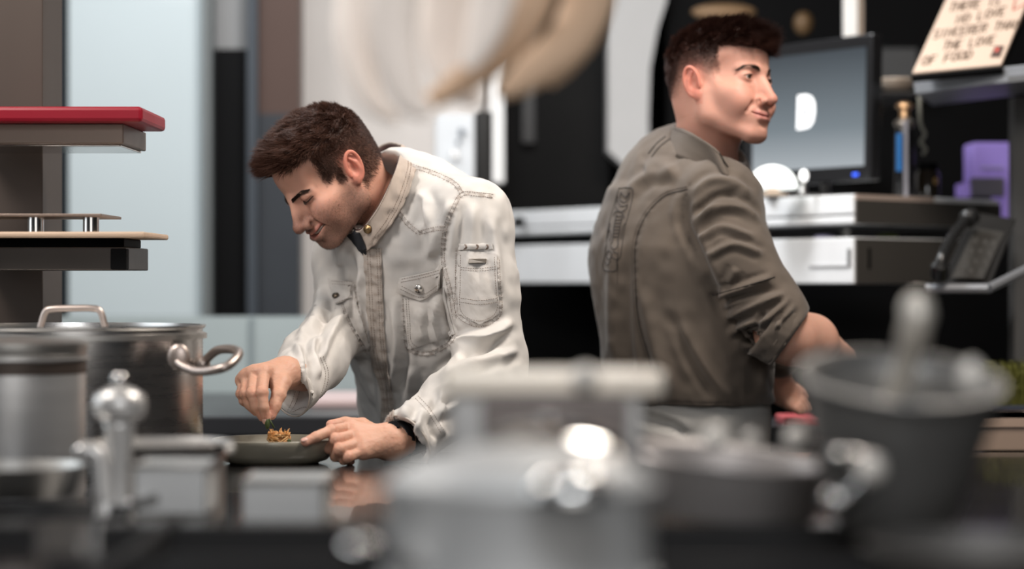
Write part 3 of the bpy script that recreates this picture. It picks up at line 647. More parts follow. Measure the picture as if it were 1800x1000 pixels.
# tilted mixing pot with ladle on the right
e = empty('tilted_pot', P(1570,900,2.1), 'deep steel mixing bowl tipped towards the viewer on the right', 'bowl')
ax = Vector((.05,-.235,1)).normalized(); c = P(1563,925,2.13); rP = 176*2.1/FPX; H = .135
MB().lathe([(.001,0),(rP*.52,.0),(rP*.62,.012),(rP*.80,.06),(rP*.95,H-.02),(rP,H-.004),(rP+.004,H),(rP-.001,H+.003),(rP*.93,H-.02),(rP*.78,.06),(rP*.58,.016),(.001,.006)], c, 72, ax).build('bowl_body', mat('grey_satin_steel',(.33,.325,.315),.45,.7), e, smooth='all')
MB().lathe([(rP+.001,H-.003),(rP+.004,H),(rP+.001,H+.003),(rP-.002,H)], c, 72, ax, close=True).build('rim', mat('grey_satin_steel'), e, smooth='all')
# pale bead imitating the bright highlight on the right wall
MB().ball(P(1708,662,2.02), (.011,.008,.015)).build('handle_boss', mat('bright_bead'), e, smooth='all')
ld = empty('ladle', P(1580,700,2.15), 'thick handled steel ladle standing in the tipped bowl', 'ladle')
MB().tube(curve_pts([P(1560,720,2.12), P(1585,660,2.1), P(1600,610,2.08), P(1612,560,2.06), P(1618,545,2.06)],5), [.010]*11+[.013]*10, 14).build('handle', mat('pale_ladle_steel',(.85,.80,.72),.35,.4), ld, smooth='all')
MB().ball(P(1612,545,2.06), (.014,.012,.016)).build('handle_end', mat('pale_ladle_steel'), ld, smooth='all')
MB().ball(P(1555,735,2.13), (.028,.028,.018)).build('ladle_cup', STEEL_P, ld, smooth='all')
# pan at the lower right corner
pan('frying_pan', 1730, 1.75, GZ, .085, .035, 'dark steel frying pan at the bottom right corner', mat('dull_pan_steel',(.14,.135,.13),.55,.5))
# ------------------------------------------------------------------ big bent veneer pendant close overhead
vp = empty('veneer_pendant', P(850,-300,2.3), 'large translucent pendant lamp of curved pale veneer petals at the top', 'lamp')
VEN = mat('beige_veneer', (.60,.42,.29), .6, emit=(.8,.55,.36), estr=.10)  # faint glow put into the veneer to lighten the petals
VENP = mat('pale_veneer', (.80,.71,.64), .6, emit=(.85,.76,.69), estr=.28)  # paler copy with stronger added glow for the left petals
def petal(pts, w, m, nm='petal'):
    c_ = curve_pts(pts, 8); n = len(c_); vs = []; fs = []
    for i, q in enumerate(c_):
        t_ = i/(n-1); d = (np.array(c_[min(i+1,n-1)])-np.array(c_[max(i-1,0)])); d = d/np.linalg.norm(d)
        nn = np.array((-d[1], d[0])); ww = w*math.sin(math.pi*(.12+.80*t_))
        for k in (-1,-.4,.4,1):
            px, py = q[:2]+nn[:2]*ww*k; vs.append(P(px, py, q[2]+.012*k*k))
    for i in range(n-1):
        for k in range(3): fs.append((i*4+k, i*4+k+1, (i+1)*4+k+1, (i+1)*4+k))
    o = MB().add(vs, fs).build(nm, m, vp, smooth='all'); so = o.modifiers.new('s','SOLIDIFY'); so.thickness = .0012
    return o
for (pts, w_) in (([(1040,-60,2.35),(1010,60,2.3),(930,130,2.27),(880,165,2.25)],44),
                  ([(1060,-60,2.4),(1035,50,2.36),(1000,110,2.33),(965,150,2.33)],24),
                  ([(640,-60,2.3),(620,60,2.27),(650,170,2.25),(700,215,2.25)],34),
                  ([(700,-60,2.2),(690,60,2.2),(720,170,2.2),(760,200,2.2)],46),
                  ([(790,-60,2.4),(780,60,2.38),(800,140,2.36),(840,180,2.36)],46),
                  ([(960,-80,2.3),(930,20,2.3),(880,90,2.3),(800,150,2.3),(720,200,2.3)],34),
                  ([(880,-80,2.2),(860,20,2.2),(840,80,2.2),(820,120,2.2)],40)):
    x_first = pts[0][0]
    pts = [(850+(pts[0][0]-850)*.12,-330,2.3),(850+(pts[0][0]-850)*.75,-220,2.3+(pts[0][2]-2.3)*.6)]+pts
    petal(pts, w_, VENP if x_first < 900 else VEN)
MB().lathe([(.001,0),(.035,.0),(.035,.02),(.012,.035),(.001,.035)], P(850,-335,2.3), 28).build('lamp_hub', mat('dark_bracket'), vp, smooth=True)
MB().tube([P(850,-340,2.3), (P(850,0,2.3).x,2.3,3.0)], .005, 8).build('cord', mat('brown_cord'), vp)
# ------------------------------------------------------------------ implicit-surface sculpting used for bodies and clothes
class SDF:
    def __init__(s, lo, hi, h):
        s.lo = np.array(lo, float); s.h = h
        s.n = np.maximum(((np.array(hi, float)-s.lo)/h).astype(int)+1, 4)
        s.ax = [s.lo[i]+h*np.arange(s.n[i]) for i in range(3)]
        s.F = np.full(tuple(s.n), 0.06, np.float32)
    def _sl(s, lo, hi):
        r = []
        for i in range(3):
            a = max(int((lo[i]-s.lo[i])/s.h)-1, 0); b = min(int((hi[i]-s.lo[i])/s.h)+2, s.n[i])
            if b <= a: return None
            r.append(slice(a, b))
        return tuple(r)
    def grid(s, sl):
        return (s.ax[0][sl[0]][:,None,None].astype(np.float32), s.ax[1][sl[1]][None,:,None].astype(np.float32), s.ax[2][sl[2]][None,None,:].astype(np.float32))
    def comb(s, lo, hi, fn, k=0.0, mode='add'):
        m = k+.012
        sl = s._sl(np.array(lo)-m, np.array(hi)+m)
        if sl is None: return s
        d = fn(*s.grid(sl)).astype(np.float32); a = s.F[sl]
        if mode == 'add':
            if k > 0:
                hh = np.clip(.5+.5*(a-d)/k, 0, 1); s.F[sl] = a*(1-hh)+d*hh-k*hh*(1-hh)
            else: s.F[sl] = np.minimum(a, d)
        elif mode == 'sub':
            d = -d
            if k > 0:
                hh = np.clip(.5-.5*(a-d)/k, 0, 1); s.F[sl] = a*(1-hh)+d*hh+k*hh*(1-hh)
            else: s.F[sl] = np.maximum(a, d)
        return s
    def ell(s, c, r, R=None, k=0.0, mode='add'):
        c = np.array(c, float); r = np.array((r,)*3 if np.isscalar(r) else r, float); m = r.max()
        Rn = None if R is None else np.array(R)
        e = r if Rn is None else np.abs(Rn) @ r
        def fn(X, Y, Z):
            x, y, z = X-c[0], Y-c[1], Z-c[2]
            if Rn is not None:
                x, y, z = (Rn[0,0]*x+Rn[1,0]*y+Rn[2,0]*z, Rn[0,1]*x+Rn[1,1]*y+Rn[2,1]*z, Rn[0,2]*x+Rn[1,2]*y+Rn[2,2]*z)
            k0 = np.sqrt((x/r[0])**2+(y/r[1])**2+(z/r[2])**2); k1 = np.sqrt((x/r[0]**2)**2+(y/r[1]**2)**2+(z/r[2]**2)**2)
            return k0*(k0-1)/np.maximum(k1, 1e-6)
        return s.comb(c-e, c+e, fn, k, mode)
    def cap(s, a, b, ra, rb=None, k=0.0, mode='add', flat=None, q=1.0):
        """round cone from a to b; flat = axis along which the section is squeezed by factor q"""
        a = np.array(a, float); b = np.array(b, float); rb = ra if rb is None else rb
        ab = b-a; L2 = max(ab @ ab, 1e-9); R = max(ra, rb)
        f = None
        if flat is not None:
            f = np.array(flat, float); t = ab/np.sqrt(L2); f = f-t*(f @ t); f /= np.linalg.norm(f)
        def fn(X, Y, Z):
            x, y, z = X-a[0], Y-a[1], Z-a[2]
            t = np.clip((x*ab[0]+y*ab[1]+z*ab[2])/L2, 0, 1)
            x = x-t*ab[0]; y = y-t*ab[1]; z = z-t*ab[2]
            if f is None: return np.sqrt(x*x+y*y+z*z)-(ra+(rb-ra)*t)
            u = x*f[0]+y*f[1]+z*f[2]; w2 = np.maximum(x*x+y*y+z*z-u*u, 0)
            return (np.sqrt(w2+(u*q)**2)-(ra+(rb-ra)*t))*(1/ max(q,1) if q > 1 else 1)
        return s.comb(np.minimum(a, b)-R*max(1,1/q), np.maximum(a, b)+R*max(1,1/q), fn, k, mode)
    def chain(s, pts, rs, k=0.0, **kw):
        for i in range(len(pts)-1): s.cap(pts[i], pts[i+1], rs[i], rs[i+1], k, **kw)
        return s
    def cut(s, p, n, k=0.0):
        """remove the side of the plane the normal points to"""
        p = np.array(p, float); n = np.array(n, float); n /= np.linalg.norm(n)
        X, Y, Z = s.grid(tuple(slice(0, m) for m in s.n))
        d = (X-p[0])*n[0]+(Y-p[1])*n[1]+(Z-p[2])*n[2]
        if k > 0:
            hh = np.clip(.5-.5*(s.F-d)/k, 0, 1); s.F = (s.F*(1-hh)+d*hh+k*hh*(1-hh)).astype(np.float32)
        else: s.F = np.maximum(s.F, d).astype(np.float32)
        return s
    def mesh(s, relax=1):
        F = s.F; n = s.n; ins = F < 0
        c = ins[:-1,:-1,:-1].astype(np.int8)
        cnt = np.zeros(tuple(n-1), np.int8)
        for dx in (0,1):
            for dy in (0,1):
                for dz in (0,1): cnt += ins[dx:n[0]-1+dx, dy:n[1]-1+dy, dz:n[2]-1+dz]
        act = (cnt > 0) & (cnt < 8); I, J, K = np.nonzero(act)
        idx = np.full(tuple(n-1), -1, np.int64); idx[I,J,K] = np.arange(len(I))
        acc = np.zeros((len(I),3)); num = np.zeros(len(I))
        cor = [(0,0,0),(1,0,0),(0,1,0),(1,1,0),(0,0,1),(1,0,1),(0,1,1),(1,1,1)]
        for a in range(8):
            for ax_ in range(3):
                if cor[a][ax_] == 0:
                    o2 = list(cor[a]); o2[ax_] = 1
                    fa = F[I+cor[a][0], J+cor[a][1], K+cor[a][2]]; fb = F[I+o2[0], J+o2[1], K+o2[2]]
                    m = (fa < 0) != (fb < 0); t = np.where(m, fa/np.where(m, fa-fb, 1), 0)
                    p = np.stack([np.full(len(I), float(v)) for v in cor[a]], 1); p[:,ax_] += t
                    acc[m] += p[m]; num[m] += 1
        V = s.lo+s.h*(np.stack([I,J,K],1)+acc/num[:,None])
        faces = []
        for ax_ in range(3):
            sa = [slice(1,-1)]*3; sa[ax_] = slice(0, n[ax_]-1)
            sb = list(sa); sb[ax_] = slice(1, n[ax_])
            A = ins[tuple(sa)]; B = ins[tuple(sb)]; m = A != B
            i, j, k_ = np.nonzero(m); base = [i+(0 if ax_ == 0 else 1), j+(0 if ax_ == 1 else 1), k_+(0 if ax_ == 2 else 1)]
            u, v = [(1,2),(2,0),(0,1)][ax_]
            def at(du, dv):
                b = [x.copy() for x in base]; b[u] -= du; b[v] -= dv; return idx[b[0], b[1], b[2]]
            q = np.stack([at(1,1), at(0,1), at(0,0), at(1,0)], 1); fl = ~A[i,j,k_]
            q[fl] = q[fl][:, ::-1]; faces.append(q)
        Fc = np.concatenate(faces)
        Fc = Fc[(Fc >= 0).all(1)]
        for _ in range(relax): V = lap(V, Fc, .5)
        return V, Fc
def lap(V, F, w=.5):
    S = np.zeros_like(V); C = np.zeros(len(V))
    for a, b in ((0,1),(1,2),(2,3),(3,0)):
        for p, q in ((a,b),(b,a)):
            for d in range(3): S[:,d] += np.bincount(F[:,p], V[F[:,q],d], len(V))
            C += np.bincount(F[:,p], minlength=len(V))
    C = np.maximum(C, 1); return V*(1-w)+w*S/C[:,None]
def vnormals(V, F):
    d1 = V[F[:,2]]-V[F[:,0]]; d2 = V[F[:,3]]-V[F[:,1]]; fn = np.cross(d1, d2); N = np.zeros_like(V)
    for k in range(4):
        for d in range(3): N[:,d] += np.bincount(F[:,k], fn[:,d], len(V))
    return N/np.maximum(np.linalg.norm(N, axis=1), 1e-12)[:,None]
def mk(name, V, F, m, par=None, col=None, attr='Col'):
    me = bpy.data.meshes.new(name); V = np.asarray(V, np.float32); F = np.asarray(F, np.int32)
    me.vertices.add(len(V)); me.vertices.foreach_set('co', V.ravel())
    k = F.shape[1]; me.loops.add(len(F)*k); me.loops.foreach_set('vertex_index', F.ravel())
    me.polygons.add(len(F)); me.polygons.foreach_set('loop_start', np.arange(len(F), dtype=np.int32)*k)
    me.polygons.foreach_set('use_smooth', np.ones(len(F), bool)); me.update(calc_edges=True)
    if col is not None:
        a = me.color_attributes.new(attr, 'FLOAT_COLOR', 'POINT')
        c4 = np.ones((len(V),4), np.float32); c4[:,:3] = col; a.data.foreach_set('color', c4.ravel())
    me.materials.append(m); o = bpy.data.objects.new(name, me); COL.objects.link(o); parent(o, par); return o
def noise3(V, sc, seed=0):
    """smooth value noise, vectorised"""
    p = V*sc+seed*17.3; i = np.floor(p).astype(np.int64); f = p-i; f = f*f*(3-2*f)
    def h(a, b, c):
        n = (a*374761393+b*668265263+c*2147483647+seed*1274126177) & 0x7fffffff
        n = ((n ^ (n >> 13))*1274126177) & 0x7fffffff; n = n ^ (n >> 16)
        return (n & 0xffff)/32767.5-1
    r = 0
    for dx in (0,1):
        for dy in (0,1):
            for dz in (0,1):
                w_ = (f[:,0] if dx else 1-f[:,0])*(f[:,1] if dy else 1-f[:,1])*(f[:,2] if dz else 1-f[:,2])
                r = r+w_*h(i[:,0]+dx, i[:,1]+dy, i[:,2]+dz)
    return r
def sstep(a, b, x): t = np.clip((x-a)/(b-a), 0, 1); return t*t*(3-2*t)
def mixc(c, d, w): return c*(1-w[:,None])+np.array(d)*w[:,None]
def pix(V):
    return 900+V[:,0]/V[:,1]*FPX, HY-(V[:,2]-CAM_Z)/V[:,1]*FPX
def segd(px, py, pts):
    """distance in px to a polyline, position along it (0..1), signed side"""
    best = np.full(len(px), 1e9); tt = np.zeros(len(px)); side = np.zeros(len(px))
    P_ = np.array(pts, float); L = np.concatenate([[0], np.cumsum(np.linalg.norm(np.diff(P_, axis=0), axis=1))]); T = L[-1]
    for i in range(len(P_)-1):
        a, b = P_[i], P_[i+1]; ab = b-a; l2 = ab @ ab
        t = np.clip(((px-a[0])*ab[0]+(py-a[1])*ab[1])/l2, 0, 1)
        dx = px-(a[0]+t*ab[0]); dy = py-(a[1]+t*ab[1]); d = np.hypot(dx, dy); m = d < best
        best = np.where(m, d, best); tt = np.where(m, (L[i]+t*math.sqrt(l2))/T, tt)
        side = np.where(m, np.sign(ab[0]*dy-ab[1]*dx), side)
    return best, tt, side
SKIN = mat('skin', (.6,.4,.3), .50, attr='Col', sss=.25, bump=.12, bscale=900, var=.05, vscale=60, spec=.35)
# ------------------------------------------------------------------ heads (local frame: x to the person's right, y forward, z up)
def build_head(neck_pt, neck_r, smile=0.0, browz=0.0, chin=0.0, nz=1.0, wide=0.0, look=(0,0), lid=0.25, seedn=1, slim=1.0, mouth_open=0.0, neck_mid=None, ear_out=.0):
    s = SDF((-.105,-.19,-.25), (.105,.15,.145), .0014)
    s.ell((0,-.012,.034), (.0755,.098,.084))
    s.ell((0,.034,.038), (.063,.060,.062), k=.02)
    s.ell((0,.030,-.030), (.0585*slim,.062,.076), k=.025)
    s.ell((0,-.055,-.02), (.055,.045,.05), k=.03)
    for e in (-1,1):
        s.cap((e*.054,.008,-.066), (e*.016,.076,-.103+chin), .014, .0155, k=.028)       # jaw line
        s.cap((e*.058,.004,-.03), (e*.055,.010,-.068), .014, .014, k=.02)
        s.ell((e*.044,.060,-.032), (.018,.021,.015), k=.030)                       # cheekbone
        s.ell((e*.036,.066,-.055), (.018,.020,.020), k=.022)                       # cheek
        if smile > 0: s.ell((e*.038,.076,-.046), (.015,.014,.013), k=.018)
        s.cap((e*.010,.0905,.018-browz), (e*.046,.072,.017-browz), .0078, .0068, k=.012)       # brow
    s.ell((0,.079,-.104+chin), (.017,.0155,.013), k=.016)                               # chin
    for e in (-1,1): s.ell((e*.0315,.098,.001-browz*.30), (.0175,.0145,.0105-browz*.18), k=.010, mode='sub')   # sockets
    for e in (-1,1): s.ell((e*.0660,.070,.012), (.010,.03,.02), k=.02, mode='sub')  # temples
    s.cap((0,.0885,.010), (0,.1165,-.040), .0068, .0095, k=.012)                   # nose
    s.ell((0,.090,-.026), (.0125,.019,.026), k=.010)
    s.ell((0,.097,-.043), (.0165,.012,.010), k=.008)
    s.ell((0,.1165,-.0435), (.0105*nz,.0105*nz,.0092*nz), k=.007)
    for e in (-1,1):
        s.ell((e*.0130*nz,.1030,-.0465), (.0078*nz,.0110*nz,.0082*nz), k=.005)
        s.ell((e*.0062,.1095,-.0555), (.0036,.0055,.0045), k=.003, mode='sub')
    s.ell((0,.080,-.074), (.030,.0240,.024), k=.014)                               # muzzle
    w = .0245+.008*smile+wide; up = .0165*smile
    lz = -.0745+.003*smile; mo = .0045*mouth_open
    ctr = [(-w,.086-.004*smile,lz+up), (-w*.5,.0985,lz+.15*up), (0,.1015,lz), (w*.5,.0985,lz+.15*up), (w,.086-.004*smile,lz+up)]
    s.chain([(p[0],p[1]-.001,p[2]+.0045+mo*.5*(1-abs(p[0])/w)) for p in ctr], [.001,.0042,.0048,.0042,.001], k=.004)
    s.chain([(p[0],p[1]-.002,p[2]-.0052-mo*(1-(p[0]/w)**2)) for p in ctr], [.001,.0050,.0058,.0050,.001], k=.004)
    for xx in np.linspace(-w*1.02, w*1.02, 31):
        q_ = (xx/w)**2; zc_ = lz+up*q_; hh_ = .0009+mo*.85*max(1-q_, 0)
        s.ell((xx, .096-.016*q_, zc_), (.0028,.013,hh_), k=.0012, mode='sub')
    s.ell((0,.1025,-.0895), (.013,.006,.0040), k=.010, mode='sub')                 # under lip
    if smile > 0:
        for e in (-1,1):
            s.chain([(e*.0175,.1015,-.046),(e*.030,.0935,-.053),(e*.0375,.0870,-.066)], [.0020,.0032,.0016], k=.007, mode='sub')
    # eyelids
    for e in (-1,1):
        s.ell((e*.0315,.0775,.000), (.0152,.0138,.0132), k=.004)
    if lid > 0:
        for e in (-1,1):
            s.ell((e*.0315,.0925,-.0012), (.0115,.0085,.0040*lid/.5), k=.0015, mode='sub')
    else:
        for e in (-1,1):
            s.chain([(e*.0185,.0885,-.0045),(e*.0315,.0915,-.0078),(e*.0465,.0815,-.0045)], [.0014,.0016,.0014], k=.002, mode='sub')
            s.chain([(e*.0195,.0880,.0065),(e*.0315,.0905,.0085),(e*.0435,.0825,.0055)], [.001,.0012,.001], k=.003, mode='sub')
    # ears
    for e in (-1,1):
        a = e*(.0715+ear_out)
        ring = []
        for t in np.linspace(-2.0, 3.0, 26):
            ring.append((a+e*(.0085+.004*math.cos(t-.4)), -.010-.0165*math.sin(t+.25), -.006+.0275*math.cos(t)))
        R_ = np.array(Matrix.Rotation(e*math.radians(20), 3, 'Z'))
        s.ell((a+e*.004,-.010,-.008), (.0055,.0165,.027), R=R_, k=.005)
        s.ell((a+e*.003,-.002,-.030), (.0050,.0085,.011), k=.006)                  # lobe
        s.ell((a+e*.0125,-.006,-.010), (.0095,.0090,.0140), R=R_, k=.003, mode='sub')
        s.ell((a+e*.0125,-.012,.006), (.0060,.009,.012), R=R_, k=.003, mode='sub')
        s.chain(ring, [.0030]*26, k=.0022)
        s.chain([(a+e*.008,-.019,-.018),(a+e*.009,-.017,-.002),(a+e*.008,-.011,.010)], [.0026]*3, k=.003)
        s.ell((a+e*.004,.004,-.011), (.0045,.0035,.0055), k=.003)                  # tragus
    # neck
    npt = np.array(neck_pt, float); mid = np.array(neck_mid if neck_mid is not None else (0,-.025,-.07), float)
    s.cap(mid, npt, neck_r*.96, neck_r*1.12, k=.030)
    if True:
        s.cap(mid+np.array((0,.012,-.01)), npt+np.array((0,.02,0)), neck_r*.80, neck_r*.85, k=.02)
    V, F = s.mesh(1)
    return V, F
BROWZ = [0.0]
def head_color(V, base, smile, stubble, brow_tone, lips=(.42,.16,.13), seedn=1, hairfn=None, red=1.0):
    x, y, z = V[:,0], V[:,1], V[:,2]; n = len(V)
    c = np.tile(np.array(base), (n,1)).astype(float)
    g = lambda cx, cy, cz, r: np.exp(-(((np.abs(x)-cx)**2+(y-cy)**2+(z-cz)**2)/r**2))
    c = mixc(c, (.58,.21,.15), .30*red*g(.040,.075,-.040,.028))
    c = mixc(c, (.58,.19,.14), .45*red*g(0,.118,-.044,.018))
    c = mixc(c, (.60,.17,.12), .62*red*sstep(.067,.080,np.abs(x))*(y < .012)*(z > -.05)*(z < .04))
    c = mixc(c, (.40,.18,.13), .35*g(.031,.088,-.004,.014))
    # lips
    w = .0245+.008*smile; lz = -.0745+.003*smile+.0165*smile*(np.abs(x)/w)**2
    lm = np.exp(-((z-lz)/.0080)**4)*sstep(w*1.05, w*.80, np.abs(x))*sstep(.078,.088,y)
    c = mixc(c, lips, .85*lm)
    if stubble > 0:
        nz = .8+.2*noise3(V, 700, seedn)
        reg = sstep(-.030,-.060,z-.25*(y-.03))*sstep(-.03,.005,y)
        must = np.exp(-((z+.062)/.008)**2)*sstep(.034,.024,np.abs(x))*sstep(.085,.095,y)
        side = sstep(-.015,-.045,z)*sstep(.045,.056,np.abs(x))*sstep(-.012,.006,y)*sstep(.060,.035,y)
        m = np.clip(np.maximum(np.maximum(reg, must), side), 0, 1)*(1-lm)
        m = m*(1-.75*np.exp(-(((np.abs(x)-.036)/.018)**2+((z+.055)/.018)**2)))
        c = mixc(c, (.085,.050,.038), np.clip(stubble*m*nz, 0, 1))
    bw = np.exp(-((z-.0185+BROWZ[0]+.004*np.abs((np.abs(x)-.030)/.02)**2)/.0042)**2)*sstep(.009,.014,np.abs(x))*sstep(.054,.044,np.abs(x))*(y > .06)
    c = mixc(c, (.06,.035,.025), .72*bw)
    if hairfn is not None:
        hm = hairfn(V); c = mixc(c, brow_tone, np.clip(hm, 0, 1)*.97)
    return c
def strands(name, roots, dirs, lens, rad, m, par, bend, seg=4, segl=3, rnd=None):
    """many tapered hair strands as one mesh; bend = (n,3) vector added progressively"""
    n = len(roots); T = segl+1
    pts = np.zeros((n,T,3))
    for k in range(T):
        t = k/segl; pts[:,k] = roots+dirs*(lens*t)[:,None]+bend*(lens*t*t)[:,None]
    tan = np.gradient(pts, axis=1); tan /= np.linalg.norm(tan, axis=2)[...,None]+1e-9
    ref = np.where(np.abs(tan[...,2:3]) > .9, np.array([[[1.,0,0]]]), np.array([[[0,0,1.]]]))
    u = np.cross(tan, ref); u /= np.linalg.norm(u, axis=2)[...,None]+1e-9; v = np.cross(tan, u)
    W = []
    rr = np.array([1,1,.75,.15])[:T] if T == 4 else np.linspace(1,.15,T)
    for k in range(3):
        a = 2*math.pi*k/3; W.append(pts+(u*math.cos(a)+v*math.sin(a))*(rad*rr)[None,:,None])
    W = np.stack(W, 2).reshape(-1,3)   # n,T,3
    base = (np.arange(n)*T*3)[:,None]; fs = []
    for i in range(T-1):
        for k in range(3):
            j = (k+1) % 3; fs.append(base+np.array([[i*3+k, i*3+j, (i+1)*3+j, (i+1)*3+k]]))
    return W, np.concatenate(fs)
def surf_sample(V, F, mask, n, rng):
    fm = mask[F].mean(1); A = np.linalg.norm(np.cross(V[F[:,2]]-V[F[:,0]], V[F[:,3]]-V[F[:,1]]), axis=1)*fm
    pr = A/A.sum(); i = rng.choice(len(F), n, p=pr); u, v = rng.random(n), rng.random(n)
    q = V[F[i]]; p = (q[:,0]*((1-u)*(1-v))[:,None]+q[:,1]*(u*(1-v))[:,None]+q[:,2]*(u*v)[:,None]+q[:,3]*((1-u)*v)[:,None])
    N = vnormals(V, F); return p, N[F[i]].mean(1)
def frame(fwd, up):
    f = Vector(fwd).normalized(); u = Vector(up); u = (u-f*u.dot(f)).normalized(); r = f.cross(u)
    return np.array([[r.x,f.x,u.x],[r.y,f.y,u.y],[r.z,f.z,u.z]])   # columns: right, forward, up
def head_frame(yaw, pitch, roll=0):
    """yaw 0 = towards the camera, +90 = towards the picture's left; pitch > 0 looks down"""
    y, p = math.radians(yaw), math.radians(pitch)
    f = Vector((-math.sin(y)*math.cos(p), -math.cos(y)*math.cos(p), -math.sin(p)))
    u = Vector((-math.sin(y)*math.sin(p), -math.cos(y)*math.sin(p), math.cos(p)))
    u = Matrix.Rotation(math.radians(roll), 3, f) @ u
    return frame(f, u)
def eyes(tr, par, look, iris, lidded):
    for e in (-1,1):
        c = np.array((e*.0315,.0775,0.0)); r = .0124
        d = np.array((look[0], 1.0, look[1])); d /= np.linalg.norm(d)
        mb = MB(); mb.ball(tr(c), r, 24, 16); o = mb.build('eyeball', mat('eye_white', (.62,.57,.54), .12, coat=.6), par, smooth='all')
        dw = Vector(tr(c+d)-tr(c)).normalized()
        ci = Vector(tr(c+d*r*.86)); mb = MB(); mb.lathe([(.0058,.0),(.0055,.0012),(.0030,.0021),(.0001,.0024)], ci, 24, dw)
        mb.build('iris', mat('iris_'+iris[0], iris[1], .1, coat=.8), o, smooth='all')
        mb = MB(); mb.lathe([(.0026,.0),(.0026,.0001),(.0001,.0002)], ci+dw*.0022, 16, dw); mb.build('pupil', mat('pupil', (.003,.003,.003), .1), o)
def place(R, origin, sc=1.0):
    O = np.array(origin)
    return lambda q: O+(np.asarray(q) @ R.T)*sc
def brow_hair(tr, par, pts, rad, m, n, rng, V, N, lenb=.006, name='eyebrow'):
    # strands follow the brow outward
    c = np.array(curve_pts(pts, 10)); t = rng.random(n)*(len(c)-1.001); i = t.astype(int); f = (t-i)[:,None]
    p = c[i]*(1-f)+c[i+1]*f; d = c[i+1]-c[i]; d /= np.linalg.norm(d, axis=1)[:,None]
    tap = 1-.55*(t/(len(c)-1))**1.5
    p = p+np.stack([np.zeros(n), np.zeros(n), (rng.random(n)-.5)*(.0066 if name == 'eyebrow' else .001)*tap], 1)
    # snap to the surface
    bv = SNAP[id(V)] if id(V) in SNAP else None
    q = []
    for a in p:
        ys = [h_[0].y for h_ in (bv.ray_cast(Vector((a[0], .2, a[2]+dz)), Vector((0,-1,0))) for dz in ((-.0035,-.0015,0,.0015,.0035) if name == 'eyebrow' else (0,))) if h_[0] is not None]
        q.append(np.array((a[0], (max(ys) if ys else a[1])-.0002, a[2])))
    q = np.array(q); up = np.array((0,.10,.20)) if name == 'eyebrow' else np.array((0,.5,-.25))
    W, Fs = strands(name, q, d*.9+up, np.full(n, lenb)*(0.7+.6*rng.random(n)), .00020, m, par, d*.3)
    mk(name, tr(W), Fs, m, par)
SNAP = {}
def bvh(V, F): return BVHTree.FromPolygons([tuple(v) for v in V], [tuple(f) for f in F])
def make_hair(V, F, N, mask, lenfn, combfn, n, rad, m, par, tr, seedn, body_t=.6):
    rng = np.random.default_rng(seedn)
    # soft body under the strands: the scalp raised by part of the hair's length
    L = lenfn(V)*mask; clump = .82+.28*noise3(V, 95, seedn)+.14*noise3(V, 240, seedn+3)
    keep = (mask*sstep(.004,.009,lenfn(V)))[F].min(1) > .5; Fs = F[keep]; used = np.unique(Fs); mp = -np.ones(len(V), int); mp[used] = np.arange(len(used))
    D = N+.55*combfn(V); D /= np.linalg.norm(D, axis=1)[:,None]
    Vb = V+D*(np.maximum(L-.004,0)*body_t*clump)[:,None]-N*.0002; VV = Vb[used]; FF = mp[Fs]
    VV = lap(lap(VV, FF, .5), FF, .5)
    p, nn = surf_sample(V, F, mask*(.55+sstep(.002,.02,lenfn(V))), n, rng)
    cb = combfn(p); l = lenfn(p)
    jit = rng.normal(0, .16, (n,3)); cl = np.stack([noise3(p, 110, seedn+k) for k in (5,6,7)], 1)*.45
    d = nn*.85+cb*.55+jit+cl; d /= np.linalg.norm(d, axis=1)[:,None]
    ln = l*(.70+.55*rng.random(n))*1.12
    W, Fq = strands('hair', p, d, ln, rad, m, par, cb*.55+cl*.5)
    off = len(VV); allV = np.concatenate([VV, W]); allF = np.concatenate([FF, Fq+off])
    return mk('hair', tr(allV), allF, m, par)
# ================================================================= first chef: pale jacket, looking down, smiling
chef_a = empty('person', P(740,812,4.45), 'smiling person in pale stonewashed jacket bending over an olive plate', 'person')
RA = head_frame(54, 37, 8); SA = .93
OA = np.array(P(578,304,4.22)); trA = place(RA, OA, SA)
nbA = RA.T @ (np.array(P(690,372,4.36))-OA)/SA
BROWZ[0] = .0095
VA, FA = build_head(nbA, .055, smile=1.0, browz=.014, chin=.006, nz=1.10, wide=.006, lid=0, mouth_open=.8, neck_mid=(0,-.032,-.055))
def hairA(V):
    x, y, z = V[:,0], V[:,1], V[:,2]; ax = np.abs(x)
    top = sstep(.036,.050, z-.0+ .18*np.abs(ax-.02) - .50*np.clip(.075-y,0,.5)*0)  # forehead line about z=.055
    fore = sstep(.058,.066, z-.10*ax+.0*y)
    corner = sstep(.060,.052,y+.55*ax-.012)                       # recession at the temples
    side = sstep(-.004,.010, z+.30*(y-.02)+.0*ax)*sstep(.052,.040,y)
    back = sstep(-.070,-.050, z+.35*y+.0)*sstep(-.004,-.022,y)
    burn = sstep(-.024,-.012,z)*sstep(.008,.012,y)*sstep(.030,.024,y)*(ax > .05)
    m = np.maximum(np.maximum(fore*sstep(.092,.084,y+.25*ax), side), np.maximum(back, burn))
    m = np.maximum(m, sstep(.055,.065,z)*sstep(.090,.080,y))
    ear = np.exp(-(((y+.010)/.022)**4+((z+.010)/.030)**4))*(ax > .070)+2*sstep(.0755,.0775,ax)
    return m*(1-np.clip(ear*1.5,0,1))
def lenA(V):
    x, y, z = V[:,0], V[:,1], V[:,2]; t = sstep(.030,.085,z+.10*np.maximum(y,0))
    return .0012+.003*sstep(0,.05,z)+t*(.009+.011*sstep(-.03,.08,y))
